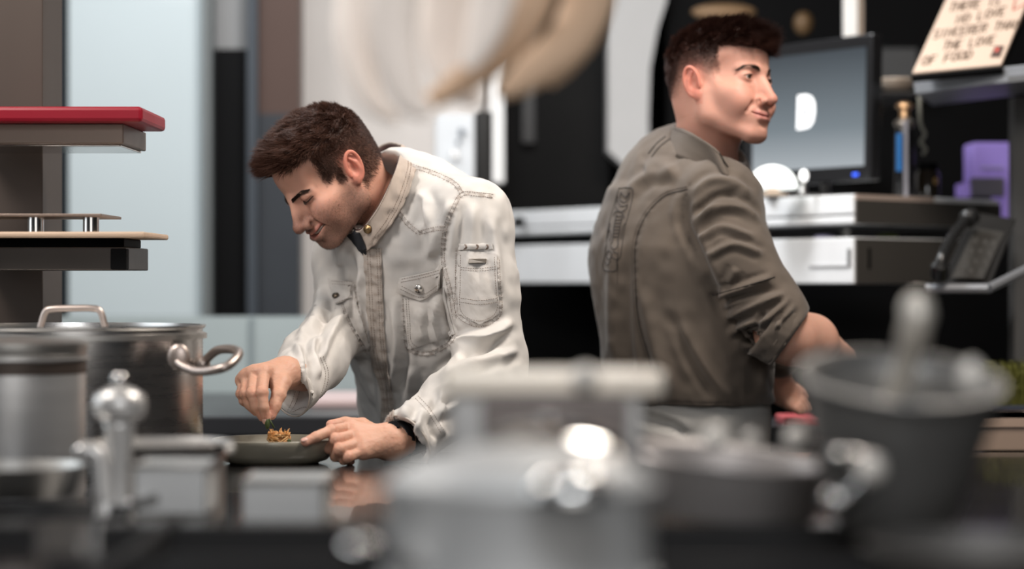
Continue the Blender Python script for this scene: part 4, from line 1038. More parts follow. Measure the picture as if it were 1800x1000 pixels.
def combA(V):
    x, y, z = V[:,0], V[:,1], V[:,2]; o = np.zeros_like(V); t = sstep(.03,.08,z)
    o[:,1] = .75*t+(-.2)*(1-t); o[:,2] = .35*sstep(.03,.08,y)*t-.75*(1-t); return o
NA = vnormals(VA, FA); SNAP[id(VA)] = bvh(VA, FA)
mA = hairA(VA)*(.85+.3*noise3(VA, 500, 4)*.5); mA = np.clip(mA, 0, 1)
fade = np.clip(sstep(-.055,.015,VA[:,2])*.70+.30, 0, 1)
colA = head_color(VA, (.62,.335,.245), 1.0, .70, (.045,.024,.018), seedn=3, hairfn=lambda V: mA*fade)
teeth = None
HAIRA = mat('dark_brown_hair', (.060,.026,.017), .5, var=.5, vscale=70, spec=.3)
body_a_parts = [(trA(VA), FA, colA)]
make_hair(VA, FA, NA, mA*sstep(.003,.008,lenA(VA)), lenA, combA, 20000, .00040, HAIRA, chef_a, trA, 21)
def short_hair(V, F, mask, ln, comb, n, rad, m, par, tr, seedn, name):
    rng = np.random.default_rng(seedn); p, nn = surf_sample(V, F, mask, n, rng)
    d = nn*.7+comb(p)*.8+rng.normal(0,.15,(n,3)); d /= np.linalg.norm(d, axis=1)[:,None]
    W_, F_ = strands(name, p, d, ln*(.6+.8*rng.random(n)), rad, m, par, comb(p)*.3); return mk(name, tr(W_), F_, m, par)
short_hair(VA, FA, mA*sstep(.075,.035,VA[:,2]), .0042, combA, 20000, .00020, HAIRA, chef_a, trA, 22, 'hair')
xA, yA, zA = VA.T; dn = lambda V: np.tile(np.array((0,.1,-1.0)), (len(V),1))
stA = np.maximum(sstep(-.030,-.055,zA-.25*(yA-.03))*sstep(-.03,.005,yA), np.exp(-((zA+.062)/.007)**2)*sstep(.034,.024,np.abs(xA))*sstep(.085,.095,yA))
stA = np.maximum(stA, sstep(-.015,-.045,zA)*sstep(.045,.056,np.abs(xA))*sstep(-.012,.006,yA)*sstep(.060,.035,yA))
stA = stA*(1-np.exp(-((zA+.0715-.0165*(np.abs(xA)/.0325)**2)/.0090)**4)*(np.abs(xA) < .033)*(yA > .078))*sstep(-.135,-.118,zA)
short_hair(VA, FA, stA, .0016, dn, 9000, .00009, mat('stubble_hair', (.035,.020,.014), .6), chef_a, trA, 23, 'stubble')
rngA = np.random.default_rng(5)
BROWA = mat('brow_hair', (.040,.022,.015), .6)
for e in (-1,1):
    brow_hair(trA, chef_a, [(e*.008,.098,.0050),(e*.022,.096,.0085),(e*.036,.087,.0110),(e*.0465,.078,.0085)], 0, BROWA, 900, rngA, VA, NA, lenb=.0050)
    brow_hair(trA, chef_a, [(e*.0190,.0885,-.0050),(e*.0315,.0925,-.0085),(e*.0460,.0825,-.0050)], 0, BROWA, 420, rngA, VA, NA, lenb=.006, name='eyelashes')
mb = MB(); mb.ball((0,.0855,-.0735), (.024,.011,.0042), 28, 12)
o = mb.build('teeth', mat('tooth_enamel', (.72,.66,.58), .25), chef_a, smooth='all')
for v in o.data.vertices:
    p = np.array(v.co); v.co = trA(p+np.array((0,0,.003+.0150*(abs(p[0])/.0325)**2)))
# ================================================================= second chef: grey jacket, looking right
chef_b = empty('person', P(1220,812,4.6), 'dark haired person in grey rolled sleeve jacket turning to the right', 'person')
RB = head_frame(-49, -4, -6); SB = .975
OB = np.array(P(1268,149,4.5)); trB = place(RB, OB, SB)
nbB = RB.T @ (np.array(P(1232,300,4.56))-OB)/SB
BROWZ[0] = .002
VB, FB = build_head(nbB, .058, smile=.35, lid=.45, slim=1.11, browz=.002, seedn=2, neck_mid=(0,-.028,-.06))
def hairB(V):
    x, y, z = V[:,0], V[:,1], V[:,2]; ax = np.abs(x)
    fore = sstep(.053,.060, z-.05*ax)*sstep(.100,.090,y+.25*ax)
    side = sstep(.000,.014, z+.20*(y-.02))*sstep(.044,.036,y)*sstep(-.02,.03,z)
    back = sstep(-.060,-.040, z+.30*y)*sstep(-.010,-.028,y)
    m = np.maximum(np.maximum(fore, side), back); m = np.maximum(m, sstep(.055,.065,z)*sstep(.090,.080,y))
    ear = np.exp(-(((y+.010)/.022)**4+((z+.010)/.030)**4))*(ax > .070)+2*sstep(.0755,.0775,ax)
    return m*(1-np.clip(ear*1.5,0,1))
def lenB(V):
    x, y, z = V[:,0], V[:,1], V[:,2]; t = sstep(.040,.085,z+.12*np.maximum(y,0))
    return .0006+.003*sstep(.02,.06,z)+.006*sstep(-.05,-.09,y)*sstep(-.02,.03,z)+t*(.012+.010*sstep(.0,.08,y))
def combB(V):
    x, y, z = V[:,0], V[:,1], V[:,2]; o = np.zeros_like(V); t = sstep(.03,.08,z)
    o[:,1] = .95*t-.1*(1-t); o[:,2] = -.05*t-.75*(1-t); o[:,0] = .25*t; return o
NB = vnormals(VB, FB); SNAP[id(VB)] = bvh(VB, FB)
mBm = np.clip(hairB(VB), 0, 1)
fadeB = np.clip(sstep(-.01,.050,VB[:,2])*.88+.06+.75*sstep(-.04,-.075,VB[:,1])*sstep(-.05,.01,VB[:,2]), 0, 1)
colB = head_color(VB, (.64,.335,.255), .35, .13, (.045,.018,.013), lips=(.50,.20,.18), seedn=6, hairfn=lambda V: mBm*fadeB)
HAIRB = mat('auburn_black_hair', (.042,.016,.011), .5, var=.5, vscale=60, spec=.3)
body_b_parts = [(trB(VB), FB, colB)]
make_hair(VB, FB, NB, mBm*sstep(.01,.05,VB[:,2]+.5*sstep(-.05,-.09,VB[:,1])*.12), lenB, combB, 20000, .00040, HAIRB, chef_b, trB, 31)
for e in (-1,1):
    brow_hair(trB, chef_b, [(e*.012,.098,.0140),(e*.024,.096,.0180),(e*.040,.084,.0180),(e*.050,.074,.0115)], 0, BROWA, 650, rngA, VB, NB)
    brow_hair(trB, chef_b, [(e*.0205,.0905,.0028),(e*.0315,.0935,.0048),(e*.0430,.0855,.0022)], 0, BROWA, 110, rngA, VB, NB, lenb=.004, name='eyelashes')
short_hair(VB, FB, mBm*sstep(.070,.03,VB[:,2])*sstep(-.02,.03,VB[:,2]-.6*np.minimum(VB[:,1]+.04,0)), .0030, combB, 9000, .00014, HAIRB, chef_b, trB, 33, 'hair')
eyes(trB, chef_b, (-.10*-1, .02), ('brown', (.07,.05,.035)), False)
# ------------------------------------------------------------------ tailoring helpers
def W(px, py, Y): return np.array(P(px, py, Y))
CAMP = Vector((0, 0, CAM_Z))
def hit(bv, px, py):
    d = Vector(((px-900.0)/FPX, 1.0, -(py-HY)/FPX)).normalized()
    l, n, _, _ = bv.ray_cast(CAMP, d, 20)
    return l, n
def dens(pts, step):
    P_ = np.array(pts, float); out = []
    for i in range(len(P_)-1):
        L = np.linalg.norm(P_[i+1]-P_[i]); k = max(int(L/step), 1)
        for j in range(k): out.append(P_[i]+(P_[i+1]-P_[i])*j/k)
    out.append(P_[-1]); return out
def stitches(bvs, lines, name, m, par, rad=.00042, dash=2.4, gap=.9, lift=.0006, cont=False):
    mb = MB()
    for ln in lines:
        pts = dens(curve_pts(ln, 6), .8); q = []
        for p in pts:
            l = None
            for bv in bvs:
                a, n = hit(bv, p[0], p[1])
                if a is not None and (l is None or a.y < l.y): l, nn = a, n
            if l is None: q.append(None); continue
            if nn.dot(Vector((0,1,0))) > 0: nn = -nn
            q.append((l+nn*lift, p))
        run = []; acc = 0; last = None; on = True
        for z_ in q+[None]:
            if z_ is None or (run and (z_[0]-run[-1]).length > .012):
                if len(run) > 1: mb.tube(run, rad, 4)
                run = []; acc = 0; on = True
                if z_ is None: last = None; continue
            if last is not None: acc += math.hypot(z_[1][0]-last[0], z_[1][1]-last[1])
            last = z_[1]
            if cont or on:
                run.append(z_[0])
                if not cont and acc >= dash:
                    if len(run) > 1: mb.tube(run, rad, 4)
                    run = []; acc = 0; on = False
            elif acc >= gap: on = True; acc = 0; run = [z_[0]]
    return mb.build(name, m, par, smooth='all')
def patch(bv, left, right, name, m, par, nu=14, nv=24, lift=.001, th=.0022, puff=.0, wr=.0006, seedn=1, col=None):
    """cloth panel laid on a surface between two picture-space edges (each a polyline top to bottom)"""
    def res(pl, k):
        c = np.array(curve_pts(pl, 6)); L = np.concatenate([[0], np.cumsum(np.linalg.norm(np.diff(c, axis=0), axis=1))]); t = np.linspace(0, L[-1], k)
        return np.stack([np.interp(t, L, c[:,0]), np.interp(t, L, c[:,1])], 1)
    Lp, Rp = res(left, nv), res(right, nv); G = np.full((nv,nu,3), np.nan); Nn = np.zeros((nv,nu,3))
    for i in range(nv):
        for j in range(nu):
            q = Lp[i]*(1-j/(nu-1))+Rp[i]*(j/(nu-1)); l, n = hit(bv, q[0], q[1])
            if l is None: continue
            if n.y > 0: n = -n
            G[i,j] = l; Nn[i,j] = n
    ok = ~np.isnan(G[:,:,0])
    if not ok.any(): return None
    my = np.nanmedian(G[:,:,1])
    for i in range(nv):
        for j in range(nu):
            if not ok[i,j]:
                d = np.argwhere(ok); k = d[np.argmin(((d-np.array((i,j)))**2).sum(1))]; q = Lp[i]*(1-j/(nu-1))+Rp[i]*(j/(nu-1))
                G[i,j] = np.array(P(q[0], q[1], G[k[0],k[1],1])); Nn[i,j] = Nn[k[0],k[1]]
    for _ in range(3):
        g = G.copy(); nn = Nn.copy(); g[1:-1,1:-1,1] = (G[:-2,1:-1,1]+G[2:,1:-1,1]+G[1:-1,:-2,1]+G[1:-1,2:,1]+2*G[1:-1,1:-1,1])/6
        nn[1:-1,1:-1] = (Nn[:-2,1:-1]+Nn[2:,1:-1]+Nn[1:-1,:-2]+Nn[1:-1,2:])/4; Nn = nn
    Nn /= np.linalg.norm(Nn, axis=2)[...,None]+1e-9
    uu = np.linspace(-1,1,nu)[None,:]; vv = np.linspace(-1,1,nv)[:,None]
    G = G+Nn*(lift+puff*(1-uu**2)*(1-vv**2))[...,None]
    V0 = G.reshape(-1,3); V0 = V0+Nn.reshape(-1,3)*(wr*noise3(V0, 120, seedn))[:,None]
    A = V0+Nn.reshape(-1,3)*th; n = nu*nv; V = np.concatenate([A, V0]); F = []
    idx = lambda i, j: i*nu+j
    for i in range(nv-1):
        for j in range(nu-1):
            F.append((idx(i,j),idx(i,j+1),idx(i+1,j+1),idx(i+1,j))); F.append((n+idx(i,j),n+idx(i+1,j),n+idx(i+1,j+1),n+idx(i,j+1)))
    for j in range(nu-1):
        F.append((idx(0,j),n+idx(0,j),n+idx(0,j+1),idx(0,j+1))); F.append((idx(nv-1,j),idx(nv-1,j+1),n+idx(nv-1,j+1),n+idx(nv-1,j)))
    for i in range(nv-1):
        F.append((idx(i,0),idx(i+1,0),n+idx(i+1,0),n+idx(i,0))); F.append((idx(i,nu-1),n+idx(i,nu-1),n+idx(i+1,nu-1),idx(i+1,nu-1)))
    c = None
    if col is not None: c = col(V)
    o = mk(name, V, F, m, par, col=c)
    o.data.set_sharp_from_angle(angle=math.radians(50))
    return o
def folds(V, F, strokes, facing_only=True):
    """raise (amp > 0) or sink cloth along strokes: (amp metres, width px, [(px,py)...])"""
    N = vnormals(V, F); px, py = pix(V); vis = sstep(.15, -.35, N[:,1]) if facing_only else np.ones(len(V)); D = np.zeros(len(V))
    for amp, wd, pts in strokes:
        pts = [tuple(p) for p in curve_pts(pts, 5)]
        lo = np.min(pts, 0)-3*wd; hi = np.max(pts, 0)+3*wd
        m = np.nonzero((px > lo[0]) & (px < hi[0]) & (py > lo[1]) & (py < hi[1]))[0]
        if not len(m): continue
        d, t, sd_ = segd(px[m], py[m], pts); taper = sstep(0,.18,t)*sstep(1,.82,t)
        D[m] += amp*taper*(np.exp(-(d/wd)**2)-.35*np.exp(-((d-1.9*wd)/(wd*.9))**2))
    return V+N*(D*vis)[:,None]
def seam_mask(V, lines, wd):
    px, py = pix(V); M = np.zeros(len(V))
    for ln in lines:
        pts = [tuple(p) for p in curve_pts(ln, 5)]; lo = np.min(pts, 0)-3*wd; hi = np.max(pts, 0)+3*wd
        m = np.nonzero((px > lo[0]) & (px < hi[0]) & (py > lo[1]) & (py < hi[1]))[0]
        if len(m):
            d, t, s_ = segd(px[m], py[m], pts); M[m] = np.maximum(M[m], np.exp(-(d/wd)**2))
    return M
def cuff(s, c, d, r_in, depth, Rc, ax=None):
    c = np.array(c, float); d = np.array(d, float); d /= np.linalg.norm(d)
    def fn(X, Y, Z):
        x, y, z = X-c[0], Y-c[1], Z-c[2]
        return np.maximum(-(x*d[0]+y*d[1]+z*d[2]), np.sqrt(x*x+y*y+z*z)-Rc)
    s.comb(c-Rc, c+Rc, fn, .002, 'sub')
    ax = d if ax is None else np.array(ax, float)/np.linalg.norm(ax)
    s.cap(c-ax*depth, c+ax*.05, r_in*.92, r_in, k=.003, mode='sub')
def ring_band(top, bot, name, m, par, th=.003, n=72, col=None, rows=7, bulge=.0, wr=.0012, seedn=3, openat=None):
    """closed band (collar) lofted between two 3-D rings"""
    def rs(r):
        c = np.array(curve_pts([*r, r[0]], 8)); L = np.concatenate([[0], np.cumsum(np.linalg.norm(np.diff(c, axis=0), axis=1))]); t = np.linspace(0, L[-1], n+1)[:-1]
        return np.stack([np.interp(t, L, c[:,k]) for k in range(3)], 1)
    T, B = rs(top), rs(bot); cen = (T.mean(0)+B.mean(0))/2; G = []
    for i in range(rows):
        f = i/(rows-1); g = T*(1-f)+B*f; out = g-cen; out /= np.linalg.norm(out, axis=1)[:,None]
        g = g+out*(bulge*math.sin(math.pi*f)+wr*(noise3(g, 90, seedn)+.45*noise3(g, 230, seedn+1))*(.2+f))[:,None]; G.append(g)
    G = np.array(G); out = G-cen; out /= np.linalg.norm(out, axis=2)[...,None]
    A = (G+out*th).reshape(-1,3); Bn = G.reshape(-1,3); m_ = rows*n; V = np.concatenate([A, Bn]); F = []
    for i in range(rows-1):
        for j in range(n):
            k = (j+1) % n; F.append((i*n+j, (i+1)*n+j, (i+1)*n+k, i*n+k)); F.append((m_+i*n+j, m_+i*n+k, m_+(i+1)*n+k, m_+(i+1)*n+j))
    for j in range(n):
        k = (j+1) % n; F.append((j, k, m_+k, m_+j)); F.append(((rows-1)*n+j, m_+(rows-1)*n+j, m_+(rows-1)*n+k, (rows-1)*n+k))
    o = mk(name, V, F, m, par, col=None if col is None else col(V)); return o, V, np.array(F)
def disc(bv, px, py, r, m, name, par, h=.004, prof=None, lift=.002):
    l, n = hit(bv, px, py)
    if l is None: return None
    if n.y > 0: n = -n
    p = prof or [(1,0),(1,.5),(.85,.9),(.5,.8),(.35,1.0),(.01,1.0)]
    return MB().lathe([(r*a, h*b) for a, b in p], l+n*lift, 28, n).build(name, m, par, smooth='all')
THREAD = mat('brown_thread', (.20,.14,.105), .7)
# ================================================================= first chef's jacket
DENIM = mat('stonewashed_denim', (.5,.5,.5), .82, attr='Col', bump=.35, bscale=1400, var=.05, vscale=30, sheen=.15, spec=.25)
fA = np.array((-.70,-.68,-.22)); fA /= np.linalg.norm(fA)
s = SDF((-.47,3.78,.70), (.10,4.68,1.48), .0029)
pel, wai, che, upc, nek = W(790,880,4.44), W(768,735,4.42), W(742,540,4.33), W(728,425,4.28), W(700,352,4.34)
s.chain([pel, wai, che, upc], [.172,.160,.184,.170], k=.03, flat=fA, q=1.50)
Lsh, Lel, Lcf = W(830,392,4.14), W(862,640,4.10), W(716,774,3.885)
Rsh, Rel, Rcf = W(621,450,4.44), W(596,576,4.29), W(510,680,4.02)
s.cap(Rsh, upc+np.array((0,0,.03)), .058, .085, k=.05); s.cap(Lsh, upc+np.array((0,0,.025)), .064, .085, k=.05)
nek = W(706,366,4.34)
s.cap(nek, upc, .060, .11, k=.05); s.cap(nek+np.array((.035,.0,-.012)), Lsh+np.array((-.02,0,.006)), .040, .060, k=.04)
s.cap(nek, Rsh, .044, .054, k=.05)
s.chain([Lsh, W(848,500,4.11), Lel], [.066,.060,.060], k=.028)
s.chain([Lel, W(800,708,3.98), Lcf], [.058,.052,.046], k=.022)
s.cap(Lcf, Lcf+(Lcf-Lel)*.12, .046, .047, k=.01)
s.chain([Rsh, Rel], [.059,.055], k=.03)
s.chain([Rel, W(555,628,4.14), Rcf], [.056,.054,.049], k=.022)
s.cap(Rcf, Rcf+(Rcf-Rel)*.12, .049, .049, k=.01)
dL = (Lcf-W(800,708,3.98)); dL = dL/np.linalg.norm(dL)+np.array((-.12,0,-.10))
dR = (Rcf-W(555,628,4.14)); dR = dR/np.linalg.norm(dR)+np.array((-.55,.1,.10))
cuff(s, Lcf, dL, .038, .035, .085, Lcf-W(800,708,3.98)); cuff(s, Rcf, dR, .040, .03, .085, Rcf-W(555,628,4.14))
# neck opening
s.cap(nek+np.array((.0,-.05,-.005)), W(640,322,4.20), .050, .080, k=.008, mode='sub'); s.cap(W(684,288,4.36), W(668,262,4.36), .046, .055, k=.006, mode='sub'); s.cap(W(676,286,4.42), W(672,262,4.44), .050, .060, k=.006, mode='sub')
JV, JF = s.mesh(2)
# broad cloth ripple, running down the body
q = JV*np.array((1,1,.35)); n1 = noise3(q, 22, 2); n2 = noise3(JV, 45, 5); NN = vnormals(JV, JF)
n3 = noise3(JV*np.array((1,1,.55)), 85, 8)
JV = JV+NN*(.0045*n1+.0022*n2+.0008*n3)[:,None]
FOLD_A = [
 (.006,9,[(735,330),(760,400),(755,460)]),(.005,8,[(795,350),(775,400),(765,455)]),(-.004,7,[(742,345),(735,400)]),
 (.005,8,[(832,352),(830,420),(822,500)]),(-.005,6,[(815,350),(806,420),(796,500),(800,560)]),(.005,8,[(862,380),(872,450),(880,520)]),
 (.009,9,[(905,560),(860,590),(815,598),(790,625)]),(-.007,6,[(900,585),(850,612),(800,625)]),(.009,9,[(915,610),(870,632),(800,650),(770,672)]),
 (.006,7,[(895,640),(850,665),(800,672),(760,700)]),(-.006,6,[(880,665),(820,690),(770,715)]),(.007,8,[(850,690),(800,715),(740,735)]),
 (.005,6,[(780,690),(770,730),(780,770)]),(-.005,5,[(765,700),(757,740),(768,775)]),(.005,6,[(745,715),(735,750),(750,785)]),(-.004,4,[(730,735),(725,760),(738,790)]),
 (.007,8,[(570,500),(552,560),(520,600)]),(-.007,6,[(590,520),(570,565),(545,600)]),(.008,7,[(610,540),(580,590),(560,640)]),(-.006,5,[(565,545),(590,556),(612,550)]),
 (.006,7,[(560,570),(548,620),(560,670)]),(.006,6,[(520,600),(530,640),(535,690)]),(-.005,5,[(540,600),(545,650),(550,700)]),(.004,5,[(508,620),(522,650),(522,700)]),
 (.006,8,[(690,520),(700,600),(690,690)]),(-.004,7,[(706,545),(712,620),(705,700)]),(.005,9,[(725,640),(718,700),(705,740)]),(.004,7,[(635,470),(630,540),(640,600)]),
 (.005,7,[(592,430),(600,470)]),(-.005,6,[(615,440),(622,480),(625,560)]),(.004,6,[(660,600),(668,680),(672,740)]),
 (.005,6,[(770,520),(762,570),(770,610)]),(-.005,6,[(785,510),(788,560),(800,590)]),(.004,8,[(740,540),(745,600)]),
]
FOLD_A = [(a*1.5, w_, p) for a, w_, p in FOLD_A]
JV = folds(JV, JF, FOLD_A)
SEAMS_A = [[(722,291),(760,303),(798,321),(812,340)],[(697,366),(716,392),(736,409)],[(736,409),(765,402),(783,401)],
 [(866,345),(838,342),(812,342),(796,368),(783,401),(779,440),(781,470),(790,505),(800,560)],
 [(805,440),(804,500),(806,552),(843,571),(877,552),(876,500),(874,455)],[(806,471),(840,473),(873,470)],[(806,525),(840,529),(876,526)],
 [(712,525),(713,570),(718,612),(752,621),(785,606),(801,588)],[(603,536),(620,575),(646,618)],[(621,500),(632,560),(649,612)],
 [(900,400),(908,500),(922,600),(930,640)]]
SM = seam_mask(JV, SEAMS_A[:-1], 5.0)
NN = vnormals(JV, JF); pk = noise3(JV, 210, 9)
JV = JV+NN*(SM*(.0010+.0020*pk))[:,None]
pxA, pyA = pix(JV)
for ln in SEAMS_A[:-1]:
    pts = [tuple(p) for p in curve_pts(ln, 5)]; d_, t_, s_ = segd(pxA, pyA, pts); Lp = sum(math.dist(pts[i], pts[i+1]) for i in range(len(pts)-1))
    NN_ = NN; JV = JV+NN*(np.exp(-(d_/4.5)**2)*(NN[:,1] < .1)*.0011*np.sin(2*math.pi*t_*Lp/9+2.5*noise3(JV, 60, 3)))[:,None]
def denimcol(V, sm=None, tone=0.0):
    base = np.tile(np.array((.70,.665,.625)), (len(V),1)); n = noise3(V, 14, 12)*.5+noise3(V, 40, 13)*.3
    c = mixc(base, (.43,.425,.42), np.clip(.40+.9*n, 0, 1)*.75); c = mixc(c, (.40,.32,.26), np.full(len(V), tone))
    if sm is not None:
        f = noise3(V, 260, 15); c = mixc(c, (.24,.185,.15), np.clip(sm*(.45+.75*f), 0, 1)*.75)
    return c
jkA = mk('jacket', JV, JF, DENIM, chef_a, col=denimcol(JV, SM))
bJ = bvh(JV, JF)
off = lambda ln, d: [(x+(-(ln[min(i+1,len(ln)-1)][1]-ln[max(i-1,0)][1]))/max(math.hypot(ln[min(i+1,len(ln)-1)][0]-ln[max(i-1,0)][0], ln[min(i+1,len(ln)-1)][1]-ln[max(i-1,0)][1]),1e-6)*d,
                      y+(ln[min(i+1,len(ln)-1)][0]-ln[max(i-1,0)][0])/max(math.hypot(ln[min(i+1,len(ln)-1)][0]-ln[max(i-1,0)][0], ln[min(i+1,len(ln)-1)][1]-ln[max(i-1,0)][1]),1e-6)*d) for i, (x, y) in enumerate(ln)]
lines = []
for i, sl in enumerate(SEAMS_A[:-1]):
    lines.append(off(sl, 3.4)); lines.append(off(sl, -2.6))
stitches([bJ], lines, 'stitching', THREAD, jkA, rad=.00032)
def plk(V):
    px_, py_ = pix(V); c = denimcol(V, None, .55); b = .5+.5*np.sin(py_*2*math.pi/17+3*noise3(V, 35, 6)); f = noise3(V, 180, 8)
    return mixc(c, (.22,.16,.12), np.clip(b**4*.5+.35*f, 0, .6))  # dark bands paint the shading of horizontal puckers into the colour
def tint(t): return lambda V: denimcol(V, np.clip(.35+.5*noise3(V, 150, 4), 0, 1)*.5, t)
plL = [(641,436),(643,480),(646,540),(650,600),(657,640),(669,686),(671,744)]; plR = [(671,436),(673,480),(676,560),(680,620),(689,684),(695,745)]
pk_ = patch(bJ, plL, plR, 'placket', DENIM, jkA, nu=10, nv=70, lift=.0012, th=.0028, wr=.0026, col=plk)
bP = BVHTree.FromObject(pk_, bpy.context.evaluated_depsgraph_get()) if False else None
def obvh(o): 
    me = o.data; return BVHTree.FromPolygons([tuple(v.co) for v in me.vertices], [tuple(p.vertices) for p in me.polygons])
bPl = obvh(pk_)
stitches([bPl], [[(x+4.5,y) for x,y in plL],[(x+9.5,y) for x,y in plL],[(x-4.5,y) for x,y in plR],[(x-9,y) for x,y in plR]], 'stitching', THREAD, pk_, rad=.00032)
# chest pockets
p1 = patch(bJ, [(710,520),(713,570),(718,614)], [(781,505),(790,550),(801,588)], 'pocket', DENIM, jkA, nu=16, nv=20, lift=.0008, th=.0016, puff=.004, col=tint(.0))
f1 = patch(bJ, [(704,487),(702,498),(699,511)], [(742,479),(742,505),(742,528)], 'pocket_flap', DENIM, jkA, nu=10, nv=12, lift=.0055, th=.0025, puff=.003, col=tint(.05))
f1b = patch(bJ, [(742,479),(742,505),(742,528)], [(779,470),(779,485),(778,505)], 'pocket_flap', DENIM, jkA, nu=10, nv=12, lift=.0055, th=.0025, puff=.003, col=tint(.12))
stitches([obvh(f1),obvh(f1b)], [[(706,491),(742,483),(776,474)],[(705,496),(742,488),(776,479)],[(704,508),(742,523),(775,504)],[(706,503),(742,517),(775,498)]], 'stitching', THREAD, f1, rad=.00032)
disc(obvh(f1), 736, 507, .0078, mat('silver_snap', (.70,.68,.65), .25, 1), 'snap_button', f1)
stitches([obvh(p1)], [[(714,525),(717,570),(722,608),(752,616),(784,601),(797,585)],[(718,525),(721,570),(725,603),(752,611),(783,596),(795,580)]], 'stitching', THREAD, p1, rad=.00032)
p2 = patch(bJ, [(603,534),(622,578),(645,616)], [(621,500),(634,560),(649,612)], 'pocket', DENIM, jkA, nu=8, nv=20, lift=.0006, th=.0014, col=tint(.05))
f2 = patch(bJ, [(581,491),(584,510),(594,538)], [(621,493),(619,510),(617,526)], 'pocket_flap', DENIM, jkA, nu=10, nv=12, lift=.0045, th=.0022, puff=.002, col=tint(.05))
stitches([obvh(f2)], [[(583,494),(619,496)],[(584,499),(619,501)],[(592,532),(614,522),(616,505)]], 'stitching', THREAD, f2, rad=.00032)
disc(obvh(f2), 591, 521, .0062, mat('bronze_snap', (.16,.13,.10), .3, .9), 'snap_button', f2)
# sleeve pocket with tab and metal plaque
sp1 = patch(bJ, [(806,441),(805,500),(807,552)], [(843,443),(843,510),(843,570)], 'sleeve_pocket', DENIM, jkA, nu=9, nv=24, lift=.0006, th=.0014, puff=.001, col=tint(.03))
sp2 = patch(bJ, [(843,443),(843,510),(843,570)], [(873,447),(875,500),(877,551)], 'sleeve_pocket', DENIM, jkA, nu=9, nv=24, lift=.0006, th=.0014, puff=.001, col=tint(.05))
stitches([obvh(sp1),obvh(sp2)], [[(810,470),(840,472),(871,469)],[(810,474),(840,476),(871,473)],[(810,524),(843,528),(873,524)],[(810,531),(843,535),(873,531)],
   [(810,448),(809,500),(811,548),(843,564),(873,546),(871,500),(869,452)]], 'stitching', THREAD, sp1, rad=.00032)
tb = patch(bJ, [(808,429),(809,440)], [(866,428),(868,439)], 'loop_tab', DENIM, jkA, nu=22, nv=6, lift=.003, th=.0022, puff=.002, col=tint(.0))
stitches([obvh(tb)], [[(x,430),(x+2,434),(x-1,438)] for x in (817,819,837,839,855,857)], 'stitching', THREAD, tb, rad=.0007, cont=True)
bsp = obvh(sp1)
def plaque(bv, pts, th, m, nm, par):
    v = []
    for (x,y) in pts:
        l, n = hit(bv, x, y)
        if l is None: return
        n = -n if n.y > 0 else n; v.append(l+n*.0008)
    return MB().prism(v, n*th).build(nm, m, par, bevel=.0004)
plaque(bJ, [(824,464),(855,463),(856,456),(825,456)], .0055, mat('antique_metal', (.30,.26,.22), .3, .95), 'metal_plaque', jkA)
# collar
CT = [W(704,256,4.27),W(698,290,4.165),W(679,336,4.140),W(656,377,4.145),W(629,406,4.175),W(607,382,4.28),W(622,318,4.43),W(652,270,4.47),W(680,252,4.45)]
CB = [W(736,282,4.23),W(728,306,4.142),W(713,350,4.126),W(690,390,4.134),W(647,438,4.168),W(608,425,4.31),W(600,365,4.46),W(640,330,4.52),W(700,290,4.50)]
LIN = mat('maroon_lining', (.10,.055,.05), .7)
cl, CV, CF = ring_band(CT, CB, 'collar', DENIM, jkA, th=.0032, col=tint(.85), bulge=.002, wr=.0040, rows=16, n=220)
lo_, _, _ = ring_band([np.array(p)*1.0+ (np.mean(CT,0)-p)*.035 for p in CT], [np.array(p)+(np.mean(CB,0)-p)*.05 for p in CB], 'collar_lining', LIN, cl, th=.001)
bC = bvh(CV, CF)
stitches([bC], [[(701,262),(696,290),(681,336),(659,377),(636,402)],[(717,275),(716,300),(701,346),(680,386),(652,424)],[(722,278),(721,303),(706,350),(686,388),(657,430)]], 'stitching', THREAD, cl, rad=.00032)
disc(bC, 648, 403, .0078, mat('brass_snap', (.30,.20,.10), .28, .95), 'snap_button', cl, h=.005)
cmbV = np.concatenate([JV, CV]); cmb = bvh(cmbV, np.concatenate([JF, CF+len(JV)]))
patch(cmb, [(612,414),(628,432),(643,450)], [(631,404),(639,420),(650,450)], 'undershirt', mat('navy_jersey', (.015,.017,.022), .8), chef_a, nu=8, nv=12, lift=.002, th=.002)
# dark undershirt seen at the throat
UT = [p+(np.mean(CT,0)-p)*.16 for p in CT]; UB = [p+(np.mean(CB,0)-p)*.16 for p in CB]
UT = [p+np.array((0,-.0,-.018)) for p in UT]
ring_band(UT, UB, 'undershirt', mat('navy_jersey', (.015,.017,.022), .8), chef_a, th=.002)
# cuffs
for (c, d, r, nm) in ((Lcf, dL, .0455, 'l'), (Rcf, dR, .0485, 'r')):
    d = np.array(d)/np.linalg.norm(d); u = np.cross(d, (0,0,1)); u /= np.linalg.norm(u); v = np.cross(d, u)
    rg = [c+d*.001+(u*math.cos(a)+v*math.sin(a))*r*1.03 for a in np.linspace(0, 2*math.pi, 17)[:-1]]
    MB().tube([Vector(p) for p in curve_pts(rg+[rg[0]], 4)], .0016, 6).build('cuff_edge', mat('pale_cuff_edge', (.55,.50,.45), .8), jkA, smooth='all')
lnL = [[(690,738),(716,762),(744,800)],[(696,732),(723,756),(750,795)],[(730,700),(752,724),(776,762)],[(735,696),(757,720),(781,758)]]
lnR = [[(523,648),(524,672),(514,704),(503,727)],[(529,645),(530,672),(521,706),(511,724)],[(563,628),(572,660),(560,706)],[(568,626),(577,660),(566,706)],[(515,724),(535,716),(552,718)]]
stitches([bJ], lnL+lnR, 'stitching', THREAD, jkA, rad=.00032)
